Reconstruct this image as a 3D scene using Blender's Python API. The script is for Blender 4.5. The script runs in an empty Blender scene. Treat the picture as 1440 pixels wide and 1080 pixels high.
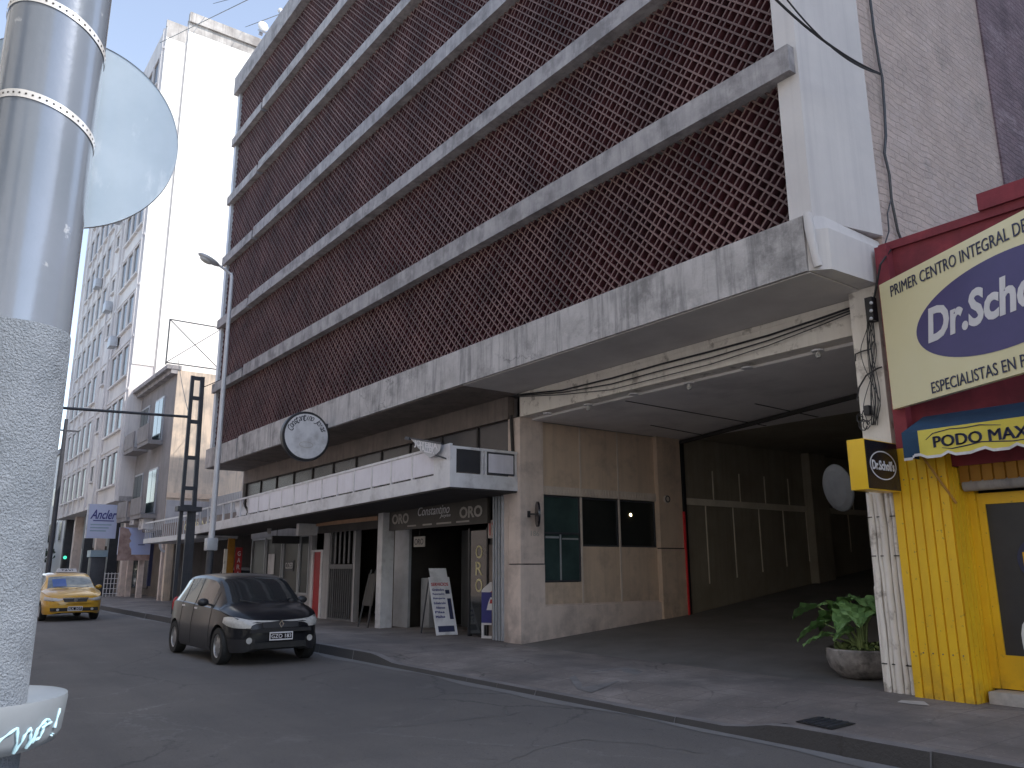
import bpy, bmesh, math, random
from mathutils import Vector, Matrix
random.seed(7)
S = bpy.context.scene
COL = S.collection
R = math.radians

# ------------------------------------------------------------------ camera
F = 1124.0
EYE = Vector((0, 0, 1.55))
def cam_axes(yaw, pitch, roll):
    cy, sy = math.cos(yaw), math.sin(yaw); cp, sp = math.cos(pitch), math.sin(pitch)
    fw = Vector((sy*cp, cy*cp, sp)); r0 = Vector((cy, -sy, 0)); u0 = r0.cross(fw)
    return (math.cos(roll)*r0+math.sin(roll)*u0, -math.sin(roll)*r0+math.cos(roll)*u0, fw)
AR, AU, AF = cam_axes(R(-53.09), R(12.89), R(-.25))
def ray(px, py): return AF + AR*((px-720)/F) + AU*((540-py)/F)
# survey helpers: where a sight line meets a known plane of the street
def onY(px, py, Y): d = ray(px, py); return EYE + d*(Y/d.y)
def onX(px, py, X): d = ray(px, py); return EYE + d*(X/d.x)
def onZ(px, py, Z): d = ray(px, py); return EYE + d*((Z-EYE.z)/d.z)
cd = bpy.data.cameras.new('camera'); cam = bpy.data.objects.new('camera', cd); COL.objects.link(cam)
cd.sensor_width = 36; cd.lens = F/1440*36; cd.clip_end = 3000; cd.clip_start = 0.05
cam.matrix_world = Matrix.Translation(EYE) @ Matrix((AR, AU, -AF)).transposed().to_4x4()
S.camera = cam

# ------------------------------------------------------------------ materials
def nd(nt, t, **k):
    n = nt.nodes.new(t)
    for a, b in k.items():
        if a.startswith('_'): setattr(n, a[1:], b)
        else: n.inputs[a.replace('__', ' ')].default_value = b
    return n
def c4(c): return (c[0], c[1], c[2], 1)
MATS = {}
def pm(name, c1, c2=None, scale=3.0, rough=.8, bump=0.0, bscale=40, metal=0.0, streak=0.0, streakcol=None, streakz=.25,
       speck=None, speckamt=.0, spec=.5, vec='Object', thresh=(.35, .7), detail=8, emit=0):
    """procedural surface: two tones mixed by noise, optional vertical run-off streaks, specks and bump"""
    m = bpy.data.materials.new(name); m.use_nodes = True; nt = m.node_tree
    b = nt.nodes['Principled BSDF']; L = nt.links.new
    b.inputs['Roughness'].default_value = rough; b.inputs['Metallic'].default_value = metal
    b.inputs['Specular IOR Level'].default_value = spec
    tc = nt.nodes.new('ShaderNodeTexCoord'); co = tc.outputs[vec]
    n1 = nd(nt, 'ShaderNodeTexNoise', Scale=scale, Detail=detail, Roughness=.62); L(co, n1.inputs['Vector'])
    mr = nd(nt, 'ShaderNodeMapRange'); mr.inputs['From Min'].default_value = thresh[0]; mr.inputs['From Max'].default_value = thresh[1]
    L(n1.outputs['Fac'], mr.inputs['Value'])
    if c2 is None: c2 = tuple(x*.8 for x in c1)
    mx = nt.nodes.new('ShaderNodeMix'); mx.data_type = 'RGBA'
    mx.inputs['A'].default_value = c4(c1); mx.inputs['B'].default_value = c4(c2); L(mr.outputs[0], mx.inputs['Factor'])
    col = mx.outputs['Result']
    if streak:
        mp = nd(nt, 'ShaderNodeMapping'); mp.inputs['Scale'].default_value = (1, 1, streakz*.25); L(co, mp.inputs['Vector'])
        n2 = nd(nt, 'ShaderNodeTexNoise', Scale=7, Detail=6, Roughness=.7); L(mp.outputs[0], n2.inputs['Vector'])
        m2 = nd(nt, 'ShaderNodeMapRange'); m2.inputs['From Min'].default_value = .48; m2.inputs['From Max'].default_value = .72; m2.inputs['To Max'].default_value = streak
        L(n2.outputs['Fac'], m2.inputs['Value'])
        x2 = nt.nodes.new('ShaderNodeMix'); x2.data_type = 'RGBA'; L(m2.outputs[0], x2.inputs['Factor']); L(col, x2.inputs['A'])
        x2.inputs['B'].default_value = c4(streakcol or tuple(x*.3 for x in c1)); col = x2.outputs['Result']
    if speckamt:
        n3 = nd(nt, 'ShaderNodeTexNoise', Scale=bscale*1.7, Detail=2); L(co, n3.inputs['Vector'])
        m3 = nd(nt, 'ShaderNodeMapRange'); m3.inputs['From Min'].default_value = .6; m3.inputs['From Max'].default_value = .68; m3.inputs['To Max'].default_value = speckamt
        L(n3.outputs['Fac'], m3.inputs['Value'])
        x3 = nt.nodes.new('ShaderNodeMix'); x3.data_type = 'RGBA'; L(m3.outputs[0], x3.inputs['Factor']); L(col, x3.inputs['A'])
        x3.inputs['B'].default_value = c4(speck); col = x3.outputs['Result']
    L(col, b.inputs['Base Color'])
    if bump:
        nb = nd(nt, 'ShaderNodeTexNoise', Scale=bscale, Detail=5, Roughness=.6); L(co, nb.inputs['Vector'])
        bp = nd(nt, 'ShaderNodeBump', Strength=bump, Distance=.02); L(nb.outputs['Fac'], bp.inputs['Height']); L(bp.outputs[0], b.inputs['Normal'])
    if emit:
        b.inputs['Emission Color'].default_value = c4(c1); b.inputs['Emission Strength'].default_value = emit
    MATS[name] = m; return m

M = {}
M['asphalt'] = pm('asphalt', (0.135, 0.123, 0.117), (0.165, 0.152, 0.144), scale=.7, rough=.85, bump=.5, bscale=160, speck=(.16, .155, .15), speckamt=.35, thresh=(.3, .75))
M['ground'] = pm('ground', (.09, .085, .08), (.12, .11, .1), scale=.1)
M['asphalt_light'] = pm('asphalt_light', (0.2, 0.195, 0.195), (0.15, 0.145, 0.145), scale=2.5, bump=.3, bscale=120)
M['crack'] = pm('road_crack_filler', (.16, .158, .15), (.12, .12, .12), scale=5)
M['concrete'] = pm('grimy_concrete', (0.546, 0.519, 0.519), (0.370, 0.352, 0.352), scale=2.2, rough=.9, bump=.35, bscale=30, streak=.75, streakcol=(.10, .10, .105), streakz=.35, thresh=(.35, .72))
M['ledge'] = pm('weathered_ledge', (0.421, 0.398, 0.403), (0.281, 0.269, 0.281), scale=3, rough=.9, bump=.3, bscale=30, streak=.6, streakcol=(.12, .12, .125), streakz=.5)
M['white_col'] = pm('pale_painted_render', (0.66, 0.63, 0.62), (0.58, 0.555, 0.555), scale=1.1, rough=.75, bump=.08, bscale=20, streak=.25, streakcol=(.33, .32, .35), streakz=.08)
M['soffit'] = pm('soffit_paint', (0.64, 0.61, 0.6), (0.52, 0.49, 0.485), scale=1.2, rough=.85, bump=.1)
M['cream'] = pm('cream_fascia', (0.84, 0.79, 0.73), (0.74, 0.69, 0.64), scale=1.5, rough=.7, streak=.25, streakcol=(.3, .26, .22), streakz=.3)
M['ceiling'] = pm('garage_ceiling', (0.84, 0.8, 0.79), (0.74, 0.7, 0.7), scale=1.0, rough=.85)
M['stone'] = pm('pink_travertine', (0.72, 0.6, 0.54), (0.62, 0.52, 0.47), scale=4, rough=.55, bump=.08, bscale=25, streak=.2, streakcol=(.25, .2, .19), streakz=.2)
M['panel'] = pm('beige_wall_panel', (0.68, 0.53, 0.41), (0.6, 0.465, 0.36), scale=1.3, rough=.7, streak=.25, streakcol=(.22, .17, .14), streakz=.15)
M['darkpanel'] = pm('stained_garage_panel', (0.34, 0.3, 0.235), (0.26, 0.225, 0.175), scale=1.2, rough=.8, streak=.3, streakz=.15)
M['joint'] = pm('joint_strip', (0.650, 0.559, 0.494), (0.546, 0.468, 0.416), rough=.6)
M['darkline'] = pm('dark_seal', (.03, .028, .028), (.05, .045, .045))
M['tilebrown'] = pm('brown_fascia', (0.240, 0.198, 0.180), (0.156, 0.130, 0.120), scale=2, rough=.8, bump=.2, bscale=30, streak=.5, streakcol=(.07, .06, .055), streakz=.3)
M['brown_old'] = pm('peeling_beige_wall', (0.68, 0.56, 0.45), (0.48, 0.41, 0.35), scale=.9, rough=.9, bump=.3, bscale=12, streak=.5, streakcol=(.13, .12, .115), streakz=.25, thresh=(.42, .6))
M['greywall'] = pm('grey_render', (0.46, 0.45, 0.46), (0.36, 0.35, 0.37), scale=1.2, rough=.9, bump=.2, bscale=20, streak=.4, streakz=.2)
M['tower'] = pm('tower_render', (0.74, 0.71, 0.7), (0.64, 0.61, 0.61), scale=.5, rough=.85, streak=.3, streakcol=(.24, .235, .25), streakz=.06)  # base tone lightened to stand in for distance haze
M['towerwhite'] = pm('white_tower_wall', (.82, .81, .78), (.76, .75, .72), scale=.3, rough=.85, streak=.0)
M['stain'] = pm('rain_stained_edge', (0.6, 0.58, 0.56), (0.26, 0.24, 0.23), scale=.9, rough=.9, streak=.8, streakcol=(.2, .18, .18), streakz=.12)
M['glass'] = pm('dark_glass', (.018, .021, .024), (.03, .034, .036), scale=1, rough=.06, spec=.6)
M['glass_teal'] = pm('teal_glass', (.05, .085, .085), (.03, .05, .05), scale=1.5, rough=.08, spec=.6)
M['glass_haze'] = pm('dusty_glass', (.05, .05, .055), (.035, .035, .04), scale=1.5, rough=.25)
M['dark'] = pm('dark_interior', (0.045, 0.040, 0.040), (0.072, 0.063, 0.058), scale=2)
M['black'] = pm('black_metal', (.02, .02, .024), (.032, .032, .036), rough=.4)
M['blackrub'] = pm('tyre_rubber', (.018, .018, .019), (.028, .028, .028), scale=9, rough=.85)
M['steel'] = pm('painted_steel', (0.468, 0.481, 0.520), (0.390, 0.403, 0.429), scale=5, rough=.45, metal=.3)
M['steeldark'] = pm('dark_blue_steel', (.045, .05, .062), (.065, .068, .08), scale=5, rough=.5, metal=.2)
M['galv'] = pm('galvanised_lamp_post', (0.600, 0.612, 0.648), (0.504, 0.516, 0.552), rough=.5, metal=.3)
M['chrome'] = pm('chrome', (.75, .76, .78), (.68, .69, .7), rough=.15, metal=1)
M['white'] = pm('white_paint', (0.7, 0.69, 0.71), (0.6, 0.59, 0.62), scale=3, rough=.5, streak=.2, streakcol=(.4, .38, .4))
M['whitepanel'] = pm('milky_acrylic', (0.74, 0.72, 0.79), (0.64, 0.62, 0.69), scale=1.4, rough=.35, streak=.3, streakcol=(.4, .38, .42), streakz=.1)
M['red'] = pm('red_paint', (0.432, 0.024, 0.030), (0.300, 0.018, 0.024), scale=3, rough=.5)
M['burgundy'] = pm('burgundy_wall', (0.270, 0.038, 0.054), (0.176, 0.027, 0.041), scale=2, rough=.75, bump=.2, bscale=25, streak=.3, streakcol=(.08, .015, .02))
M['yellow'] = pm('yellow_enamel', (0.86, 0.53, 0.02), (0.78, 0.45, 0.02), scale=2, rough=.45, streak=.18, streakcol=(.36, .2, .02), streakz=.15)
M['amber'] = pm('amber_board', (.40, .19, .018), (.31, .14, .015), scale=3, rough=.55)
M['purple'] = pm('purple_print', (.055, .045, .16), (.07, .055, .19), scale=2, rough=.4)
M['navy'] = pm('navy_print', (.02, .025, .07), (.03, .035, .09), rough=.5)
M['banner'] = pm('cream_banner', (0.8, 0.75, 0.5), (0.76, 0.7, 0.42), scale=.8, rough=.4)
M['bluecloth'] = pm('blue_canvas', (0.023, 0.072, 0.143), (0.016, 0.046, 0.098), scale=3, rough=.85, bump=.1)
M['yellowcloth'] = pm('yellow_canvas', (0.713, 0.609, 0.115), (0.632, 0.529, 0.081), scale=3, rough=.8)
M['blackface'] = pm('black_acrylic', (.012, .01, .016), (.02, .018, .024), rough=.25)
M['whitetext'] = pm('white_lettering', (.72, .71, .74), (.65, .64, .67), rough=.5)
M['dimtext'] = pm('faded_lettering', (0.450, 0.420, 0.390), (0.360, 0.330, 0.300), rough=.6)
M['goldtext'] = pm('gold_lettering', (0.7, 0.62, 0.36), (0.6, 0.52, 0.28), rough=.5)
M['bluetext'] = pm('blue_lettering', (.04, .045, .20), (.05, .05, .24), rough=.5)
M['redtext'] = pm('red_lettering', (.50, .05, .06), (.42, .05, .06), rough=.5)
M['darktext'] = pm('dark_lettering', (.02, .02, .04), (.03, .03, .05), rough=.5)
M['bowl'] = pm('cast_concrete_bowl', (0.36, 0.33, 0.31), (0.17, 0.155, 0.15), scale=6, rough=.9, bump=.5, bscale=50)
M['soil'] = pm('soil', (.035, .026, .02), (.05, .04, .03), scale=20, bump=.5)
M['leaf'] = pm('leaf_green', (0.19, 0.34, 0.11), (0.1, 0.2, 0.07), scale=9, rough=.5, thresh=(.3, .7))
M['leafpale'] = pm('leaf_pale', (0.34, 0.44, 0.17), (0.19, 0.28, 0.1), scale=14, rough=.55)
M['treeleaf'] = pm('tree_leaf', (0.05, 0.075, 0.05), (0.03, 0.05, 0.035), scale=3, rough=.7)
M['bark'] = pm('bark', (.07, .055, .045), (.04, .03, .026), scale=9, bump=.6)
M['pipe'] = pm('blue_grey_pole_paint', (0.22, 0.255, 0.32), (0.19, 0.225, 0.28), scale=4, rough=.2, metal=.2, bump=.04, bscale=60)
M['pipewhite'] = pm('speckled_plastered_pole', (0.3, 0.345, 0.42), (0.22, 0.26, 0.32), scale=14, rough=.75, bump=.8, bscale=230, speck=(.12, .13, .15), speckamt=.8)
M['strap'] = pm('bright_strap', (0.85, 0.85, 0.86), (0.75, 0.75, 0.76), rough=.25, metal=.35)
M['signback'] = pm('brushed_sign_back', (0.42, 0.5, 0.58), (0.36, 0.44, 0.52), scale=9, rough=.45, metal=.35, streak=.3, streakcol=(.38, .44, .5))
M['bingrey'] = pm('grey_bin_plastic', (0.22, 0.25, 0.29), (0.18, 0.21, 0.25), scale=8, rough=.55)
M['teal'] = pm('teal_bin', (.03, .13, .13), (.05, .2, .2), scale=8, rough=.5)
M['chalk'] = pm('pale_blue_paint_marker', (.45, .72, .85), (.55, .78, .88), rough=.5)
M['terrace'] = pm('pale_step_stone', (0.504, 0.476, 0.462), (0.350, 0.336, 0.329), scale=8, rough=.8, bump=.3)
M['wood'] = pm('varnished_wood', (0.462, 0.266, 0.154), (0.364, 0.196, 0.112), scale=6, rough=.5)
M['posterblue'] = pm('billboard_sky', (0.390, 0.468, 0.806), (0.585, 0.650, 0.860), scale=.7, rough=.4)
M['skin'] = pm('billboard_portrait', (0.429, 0.312, 0.286), (0.195, 0.117, 0.104), scale=2.5, rough=.5)
M['aqua'] = pm('aqua_print', (.28, .38, .45), (.22, .32, .42), scale=2, rough=.4)
M['clinic'] = pm('pale_blue_sign', (0.508, 0.552, 0.729), (0.442, 0.486, 0.663), scale=1, rough=.4)
M['hlamp'] = pm('headlamp_lens', (.42, .41, .40), (.55, .54, .52), scale=22, rough=.12, spec=.8)
M['rim'] = pm('alloy_rim', (.45, .45, .46), (.38, .38, .39), rough=.35, metal=.7)
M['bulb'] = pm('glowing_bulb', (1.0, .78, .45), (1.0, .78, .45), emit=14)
M['greenlight'] = pm('green_signal', (.1, .9, .6), (.1, .9, .6), emit=.9)
M['drywall'] = pm('shop_back_wall', (0.179, 0.146, 0.123), (0.101, 0.084, 0.073), scale=1.5)
def carpaint(n, c):
    m = pm(n, c, tuple(x*.93 for x in c), scale=2, rough=.3, spec=.35)
    b = m.node_tree.nodes['Principled BSDF']; b.inputs['Coat Weight'].default_value = 1; b.inputs['Coat Roughness'].default_value = .06
    return m
M['paintblack'] = carpaint('black_car_paint', (.008, .009, .013)); M['paintblack'].node_tree.nodes['Principled BSDF'].inputs['Coat Weight'].default_value = .2
M['paintyellow'] = carpaint('taxi_yellow_paint', (.60, .33, .03))
M['paintwhite'] = carpaint('white_car_paint', (.65, .65, .66))

# pavement slabs with tile joints
def tiles(name, c1, c2, sx, sy, mort, rough=.8, offs=0, bump=.25):
    m = pm(name, c1, c2, scale=.9, rough=rough, bump=.2, bscale=60, streak=0)
    nt = m.node_tree; L = nt.links.new; b = nt.nodes['Principled BSDF']
    tc = [n for n in nt.nodes if n.type == 'TEX_COORD'][0]
    br = nd(nt, 'ShaderNodeTexBrick', Scale=1.0); br.offset = offs
    br.inputs['Brick Width'].default_value = sx; br.inputs['Row Height'].default_value = sy; br.inputs['Mortar Size'].default_value = .006
    br.inputs['Color1'].default_value = (1, 1, 1, 1); br.inputs['Color2'].default_value = (.80, .79, .78, 1); br.inputs['Mortar'].default_value = (mort, mort, mort, 1)
    L(tc.outputs['Object'], br.inputs['Vector'])
    old = b.inputs['Base Color'].links[0].from_socket
    mx = nt.nodes.new('ShaderNodeMix'); mx.data_type = 'RGBA'; mx.blend_type = 'MULTIPLY'; mx.inputs['Factor'].default_value = 1
    L(old, mx.inputs['A']); L(br.outputs['Color'], mx.inputs['B']); L(mx.outputs['Result'], b.inputs['Base Color'])
    return m
M['pave'] = tiles('pavement_slabs', (0.29, 0.255, 0.24), (0.2, 0.178, 0.168), .4, .4, .55)
M['kerb'] = pm('kerb_stone', (0.224, 0.218, 0.218), (0.146, 0.142, 0.143), scale=2.2, rough=.9, bump=.5, bscale=30)
M['kerbface'] = pm('kerb_dark_face', (.045, .043, .045), (.075, .07, .07), scale=3, rough=.9, bump=.5, bscale=30)

def wallbrick(name, c1, c2, mortar, w, h, vecrot=None, bumpd=.6, rough=.9, mix=.8):
    """courses for a wall that faces +X (texture plane Y,Z)"""
    m = pm(name, c1, c2, scale=1.6, rough=rough, bump=0)
    nt = m.node_tree; L = nt.links.new; b = nt.nodes['Principled BSDF']
    tc = [n for n in nt.nodes if n.type == 'TEX_COORD'][0]
    sp = nt.nodes.new('ShaderNodeSeparateXYZ'); L(tc.outputs['Object'], sp.inputs[0])
    cb = nt.nodes.new('ShaderNodeCombineXYZ'); L(sp.outputs['Y'], cb.inputs['X']); L(sp.outputs['Z'], cb.inputs['Y'])
    nz = nd(nt, 'ShaderNodeTexNoise', Scale=2.5, Detail=3); L(tc.outputs['Object'], nz.inputs['Vector'])
    va = nt.nodes.new('ShaderNodeVectorMath'); va.operation = 'SCALE'; va.inputs['Scale'].default_value = .12; L(nz.outputs['Color'], va.inputs[0])
    v2 = nt.nodes.new('ShaderNodeVectorMath'); v2.operation = 'ADD'; L(cb.outputs[0], v2.inputs[0]); L(va.outputs[0], v2.inputs[1])
    br = nd(nt, 'ShaderNodeTexBrick', Scale=1.0)
    br.inputs['Brick Width'].default_value = w; br.inputs['Row Height'].default_value = h; br.inputs['Mortar Size'].default_value = .012; br.inputs['Mortar Smooth'].default_value = .6
    L(v2.outputs[0], br.inputs['Vector'])
    br.inputs['Color1'].default_value = (1, 1, 1, 1); br.inputs['Color2'].default_value = (.85, .85, .85, 1); br.inputs['Mortar'].default_value = (mortar, mortar, mortar, 1)
    old = b.inputs['Base Color'].links[0].from_socket
    mx = nt.nodes.new('ShaderNodeMix'); mx.data_type = 'RGBA'; mx.blend_type = 'MULTIPLY'; mx.inputs['Factor'].default_value = mix
    L(old, mx.inputs['A']); L(br.outputs['Color'], mx.inputs['B']); L(mx.outputs['Result'], b.inputs['Base Color'])
    n5 = nd(nt, 'ShaderNodeTexNoise', Scale=14, Detail=8, Roughness=.75)
    mp = nd(nt, 'ShaderNodeMapping'); mp.inputs['Scale'].default_value = (1, .35, 1); L(tc.outputs['Object'], mp.inputs[0]); L(mp.outputs[0], n5.inputs['Vector'])
    ad = nt.nodes.new('ShaderNodeMath'); ad.operation = 'MULTIPLY_ADD'; ad.inputs[1].default_value = -.6
    L(br.outputs['Fac'], ad.inputs[0]); L(n5.outputs['Fac'], ad.inputs[2])
    bp = nd(nt, 'ShaderNodeBump', Strength=bumpd, Distance=.035); L(ad.outputs[0], bp.inputs['Height']); L(bp.outputs[0], b.inputs['Normal'])
    return m
M['roughwall'] = wallbrick('rough_rendered_brick', (0.66, 0.53, 0.475), (0.52, 0.42, 0.385), .85, .26, .105, bumpd=.9, mix=.7)
M['purplebrick'] = wallbrick('weathered_purple_brick', (0.3, 0.21, 0.24), (0.2, 0.14, 0.17), .6, .26, .09, bumpd=1.0)

# screen bars: dusty front edge, maroon flanks
def screenmat():
    m = pm('maroon_screen_block', (.12, .036, .046), (.07, .026, .036), scale=1.1, rough=.75, thresh=(.35, .65))
    nt = m.node_tree; L = nt.links.new; b = nt.nodes['Principled BSDF']
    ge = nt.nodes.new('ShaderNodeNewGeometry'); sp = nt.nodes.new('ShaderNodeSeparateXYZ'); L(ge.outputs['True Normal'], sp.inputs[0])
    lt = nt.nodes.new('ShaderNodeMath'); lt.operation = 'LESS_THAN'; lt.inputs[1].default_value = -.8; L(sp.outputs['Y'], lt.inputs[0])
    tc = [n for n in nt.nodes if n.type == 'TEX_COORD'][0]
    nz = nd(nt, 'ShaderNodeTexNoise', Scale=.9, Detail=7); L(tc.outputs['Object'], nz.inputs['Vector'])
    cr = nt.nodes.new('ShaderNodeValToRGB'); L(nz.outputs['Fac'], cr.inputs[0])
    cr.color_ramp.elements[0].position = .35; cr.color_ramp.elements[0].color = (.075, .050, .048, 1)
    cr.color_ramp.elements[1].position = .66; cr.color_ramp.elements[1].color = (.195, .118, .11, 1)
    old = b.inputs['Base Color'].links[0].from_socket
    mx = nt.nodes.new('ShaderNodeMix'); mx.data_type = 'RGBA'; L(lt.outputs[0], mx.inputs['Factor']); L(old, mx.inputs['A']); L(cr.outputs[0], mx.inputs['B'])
    L(mx.outputs['Result'], b.inputs['Base Color']); return m
M['screen'] = screenmat()
M['screenback'] = pm('maroon_screen_backing', (.085, .024, .028), (.035, .016, .019), scale=2.5, rough=.8, thresh=(.35, .65))

def layer(key, col, scale=1.0, lo=.5, hi=.62, amt=.8, sc=(1,1,1), detail=9, zfade=None, rough=.65):
    """another weathering layer on a finished material; zfade=(z0,z1): only between those heights (fades out upwards)"""
    m = M[key]; nt = m.node_tree; L = nt.links.new; b = nt.nodes['Principled BSDF']
    tc = [n for n in nt.nodes if n.type == 'TEX_COORD'][0]
    mp = nd(nt, 'ShaderNodeMapping'); mp.inputs['Scale'].default_value = sc; mp.inputs['Location'].default_value = (scale*3.1, 1.7, scale); L(tc.outputs['Object'], mp.inputs[0])
    n = nd(nt, 'ShaderNodeTexNoise', Scale=scale, Detail=detail, Roughness=rough); L(mp.outputs[0], n.inputs['Vector'])
    r = nd(nt, 'ShaderNodeMapRange'); r.inputs['From Min'].default_value = lo; r.inputs['From Max'].default_value = hi; r.inputs['To Max'].default_value = amt; L(n.outputs['Fac'], r.inputs['Value'])
    fac = r.outputs[0]
    if zfade:
        sp = nt.nodes.new('ShaderNodeSeparateXYZ'); L(tc.outputs['Object'], sp.inputs[0])
        z = nd(nt, 'ShaderNodeMapRange'); z.inputs['From Min'].default_value = zfade[0]; z.inputs['From Max'].default_value = zfade[1]; z.inputs['To Min'].default_value = 1; z.inputs['To Max'].default_value = 0; L(sp.outputs['Z'], z.inputs['Value'])
        mu = nt.nodes.new('ShaderNodeMath'); mu.operation = 'MULTIPLY'; L(fac, mu.inputs[0]); L(z.outputs[0], mu.inputs[1]); fac = mu.outputs[0]
    old = b.inputs['Base Color'].links[0].from_socket
    mx = nt.nodes.new('ShaderNodeMix'); mx.data_type = 'RGBA'; L(fac, mx.inputs['Factor']); L(old, mx.inputs['A']); mx.inputs['B'].default_value = c4(col)
    L(mx.outputs['Result'], b.inputs['Base Color'])
M['gatesteel'] = pm('dark_gate_steel', (.16, .16, .17), (.11, .11, .12), scale=5, rough=.5, metal=.2)
M['shopdark'] = pm('shop_near_black', (.045, .038, .034), (.025, .022, .02), scale=2, rough=.6)  # near-black tone for the shop interior walls and easel panel
M['signdark'] = pm('dark_sign_board', (.06, .052, .046), (.04, .035, .03), scale=2, rough=.5)
M['glass_mid'] = pm('window_glass', (.02, .022, .022), (.03, .032, .03), scale=1, rough=.12, spec=.35)
M['rededge'] = pm('red_guard_paint', (.72, .04, .05), (.6, .03, .04), rough=.5)
M['oldgrey'] = pm('old_grey_render', (.30, .285, .29), (.22, .21, .215), scale=1.2, rough=.9, streak=.4)
M['shadeblue'] = pm('blue_sun_shade', (.05, .11, .34), (.04, .09, .28), rough=.3)
M['ws_bright'] = pm('windscreen_painted_reflection', (.26, .27, .25), (.10, .11, .11), scale=1.6, rough=.08, spec=.8, thresh=(.4, .62))  # reflection of the bright wall put into the windscreen colour
M['trim'] = pm('pale_stained_trim', (.80,.73,.62), (.62,.56,.47), scale=2, rough=.7)
M['cleanyellow'] = pm('light_box_yellow', (.82,.52,.02), (.76,.46,.02), scale=2, rough=.35)
for k_ in ('pipe',):
    b_ = M[k_].node_tree.nodes['Principled BSDF']; b_.inputs['Coat Weight'].default_value = .7; b_.inputs['Coat Roughness'].default_value = .14
layer('bowl', (.09, .08, .078), 5, .48, .62, .8)
layer('signback', (.62, .68, .74), 12, .56, .66, .6, sc=(1, 1, .4))
layer('pave', (.12, .10, .095), .35, .45, .6, .5)
def cracks(key, col, scale, width, amt, warp=.35, sc=(1,1,1)):
    """network of hairline cracks"""
    m = M[key]; nt = m.node_tree; L = nt.links.new; b = nt.nodes['Principled BSDF']
    tc = [n for n in nt.nodes if n.type == 'TEX_COORD'][0]
    nz = nd(nt, 'ShaderNodeTexNoise', Scale=scale*1.5, Detail=6, Roughness=.7); L(tc.outputs['Object'], nz.inputs['Vector'])
    va = nt.nodes.new('ShaderNodeVectorMath'); va.operation = 'SCALE'; va.inputs['Scale'].default_value = warp/scale; L(nz.outputs['Color'], va.inputs[0])
    v2 = nt.nodes.new('ShaderNodeVectorMath'); v2.operation = 'ADD'; L(tc.outputs['Object'], v2.inputs[0]); L(va.outputs[0], v2.inputs[1])
    mp = nd(nt, 'ShaderNodeMapping'); mp.inputs['Scale'].default_value = sc; L(v2.outputs[0], mp.inputs[0])
    vo = nd(nt, 'ShaderNodeTexVoronoi', Scale=scale); vo.feature = 'DISTANCE_TO_EDGE'; L(mp.outputs[0], vo.inputs['Vector'])
    r = nd(nt, 'ShaderNodeMapRange'); r.inputs['From Min'].default_value = 0; r.inputs['From Max'].default_value = width; r.inputs['To Min'].default_value = amt; r.inputs['To Max'].default_value = 0; L(vo.outputs['Distance'], r.inputs['Value'])
    n2 = nd(nt, 'ShaderNodeTexNoise', Scale=scale*.6, Detail=3); L(tc.outputs['Object'], n2.inputs['Vector'])
    r2 = nd(nt, 'ShaderNodeMapRange'); r2.inputs['From Min'].default_value = .48; r2.inputs['From Max'].default_value = .6; L(n2.outputs['Fac'], r2.inputs['Value'])
    mu = nt.nodes.new('ShaderNodeMath'); mu.operation = 'MULTIPLY'; L(r.outputs[0], mu.inputs[0]); L(r2.outputs[0], mu.inputs[1])
    old = b.inputs['Base Color'].links[0].from_socket
    mx = nt.nodes.new('ShaderNodeMix'); mx.data_type = 'RGBA'; L(mu.outputs[0], mx.inputs['Factor']); L(old, mx.inputs['A']); mx.inputs['B'].default_value = c4(col)
    L(mx.outputs['Result'], b.inputs['Base Color'])
cracks('asphalt', (.045, .043, .045), .45, .012, .8)
cracks('asphalt', (.24, .23, .225), .3, .008, .7, warp=.5)
cracks('pave', (.05, .045, .043), 1.1, .02, .85)
cracks('white_col', (.36, .34, .35), .35, .006, .6, warp=.6)
cracks('concrete', (.08, .078, .08), .8, .008, .8, warp=.6)
layer('asphalt', (.26, .25, .24), 55, .60, .66, .55, detail=3)
layer('asphalt', (.05, .048, .05), 34, .60, .66, .6, detail=3)
layer('pave', (.40, .37, .35), 26, .62, .68, .45, detail=3)
layer('pave', (.09, .08, .076), 18, .60, .68, .5, detail=4)
layer('pipe', (.52, .55, .60), 16, .66, .70, .7, detail=6)
layer('pipe', (.14, .17, .22), 2.5, .52, .66, .45, sc=(1,1,.25))
layer('leaf', (.30, .30, .08), 7, .62, .70, .7)
layer('yellow', (.30, .20, .06), 22, .66, .70, .7, detail=3)
layer('roughwall', (.74, .64, .60), 6, .56, .66, .5, sc=(1, .6, 2.2), rough=.8)
M['glass_dull'] = pm('dusty_shop_glass', (.03, .033, .035), (.05, .052, .052), scale=1.2, rough=.3, spec=.25)
layer('asphalt', (.075, .073, .078), .25, .38, .66, .55)
layer('asphalt', (.08, .077, .08), 1.1, .48, .7, .4, sc=(.06, 1, 1))
layer('asphalt', (.22, .21, .21), 2.2, .60, .72, .35)
layer('asphalt', (.035, .034, .036), 6, .64, .70, .6)
layer('pave', (.10, .092, .092), .9, .45, .65, .75)
layer('pave', (.36, .33, .32), 3.1, .62, .72, .45)
layer('concrete', (.15, .145, .145), 1.2, .50, .66, .75, rough=.72)
layer('concrete', (.62, .58, .57), 3.5, .60, .70, .6, rough=.8)
layer('concrete', (.06, .058, .06), 2.2, .50, .62, .9, sc=(1,1,.5)) if False else None
layer('ledge', (.16, .15, .155), 1.8, .50, .64, .7)
layer('roughwall', (.66, .55, .52), 1.1, .50, .62, .55, rough=.8)
layer('roughwall', (.26, .24, .22), .8, .55, .68, .6, rough=.8)
layer('roughwall', (.75, .66, .62), 2.0, .62, .70, .6, sc=(1, .5, 2.5), rough=.85)
layer('purplebrick', (.42, .33, .36), 1.6, .54, .64, .7, sc=(1,.5,1.6), rough=.8)
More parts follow.
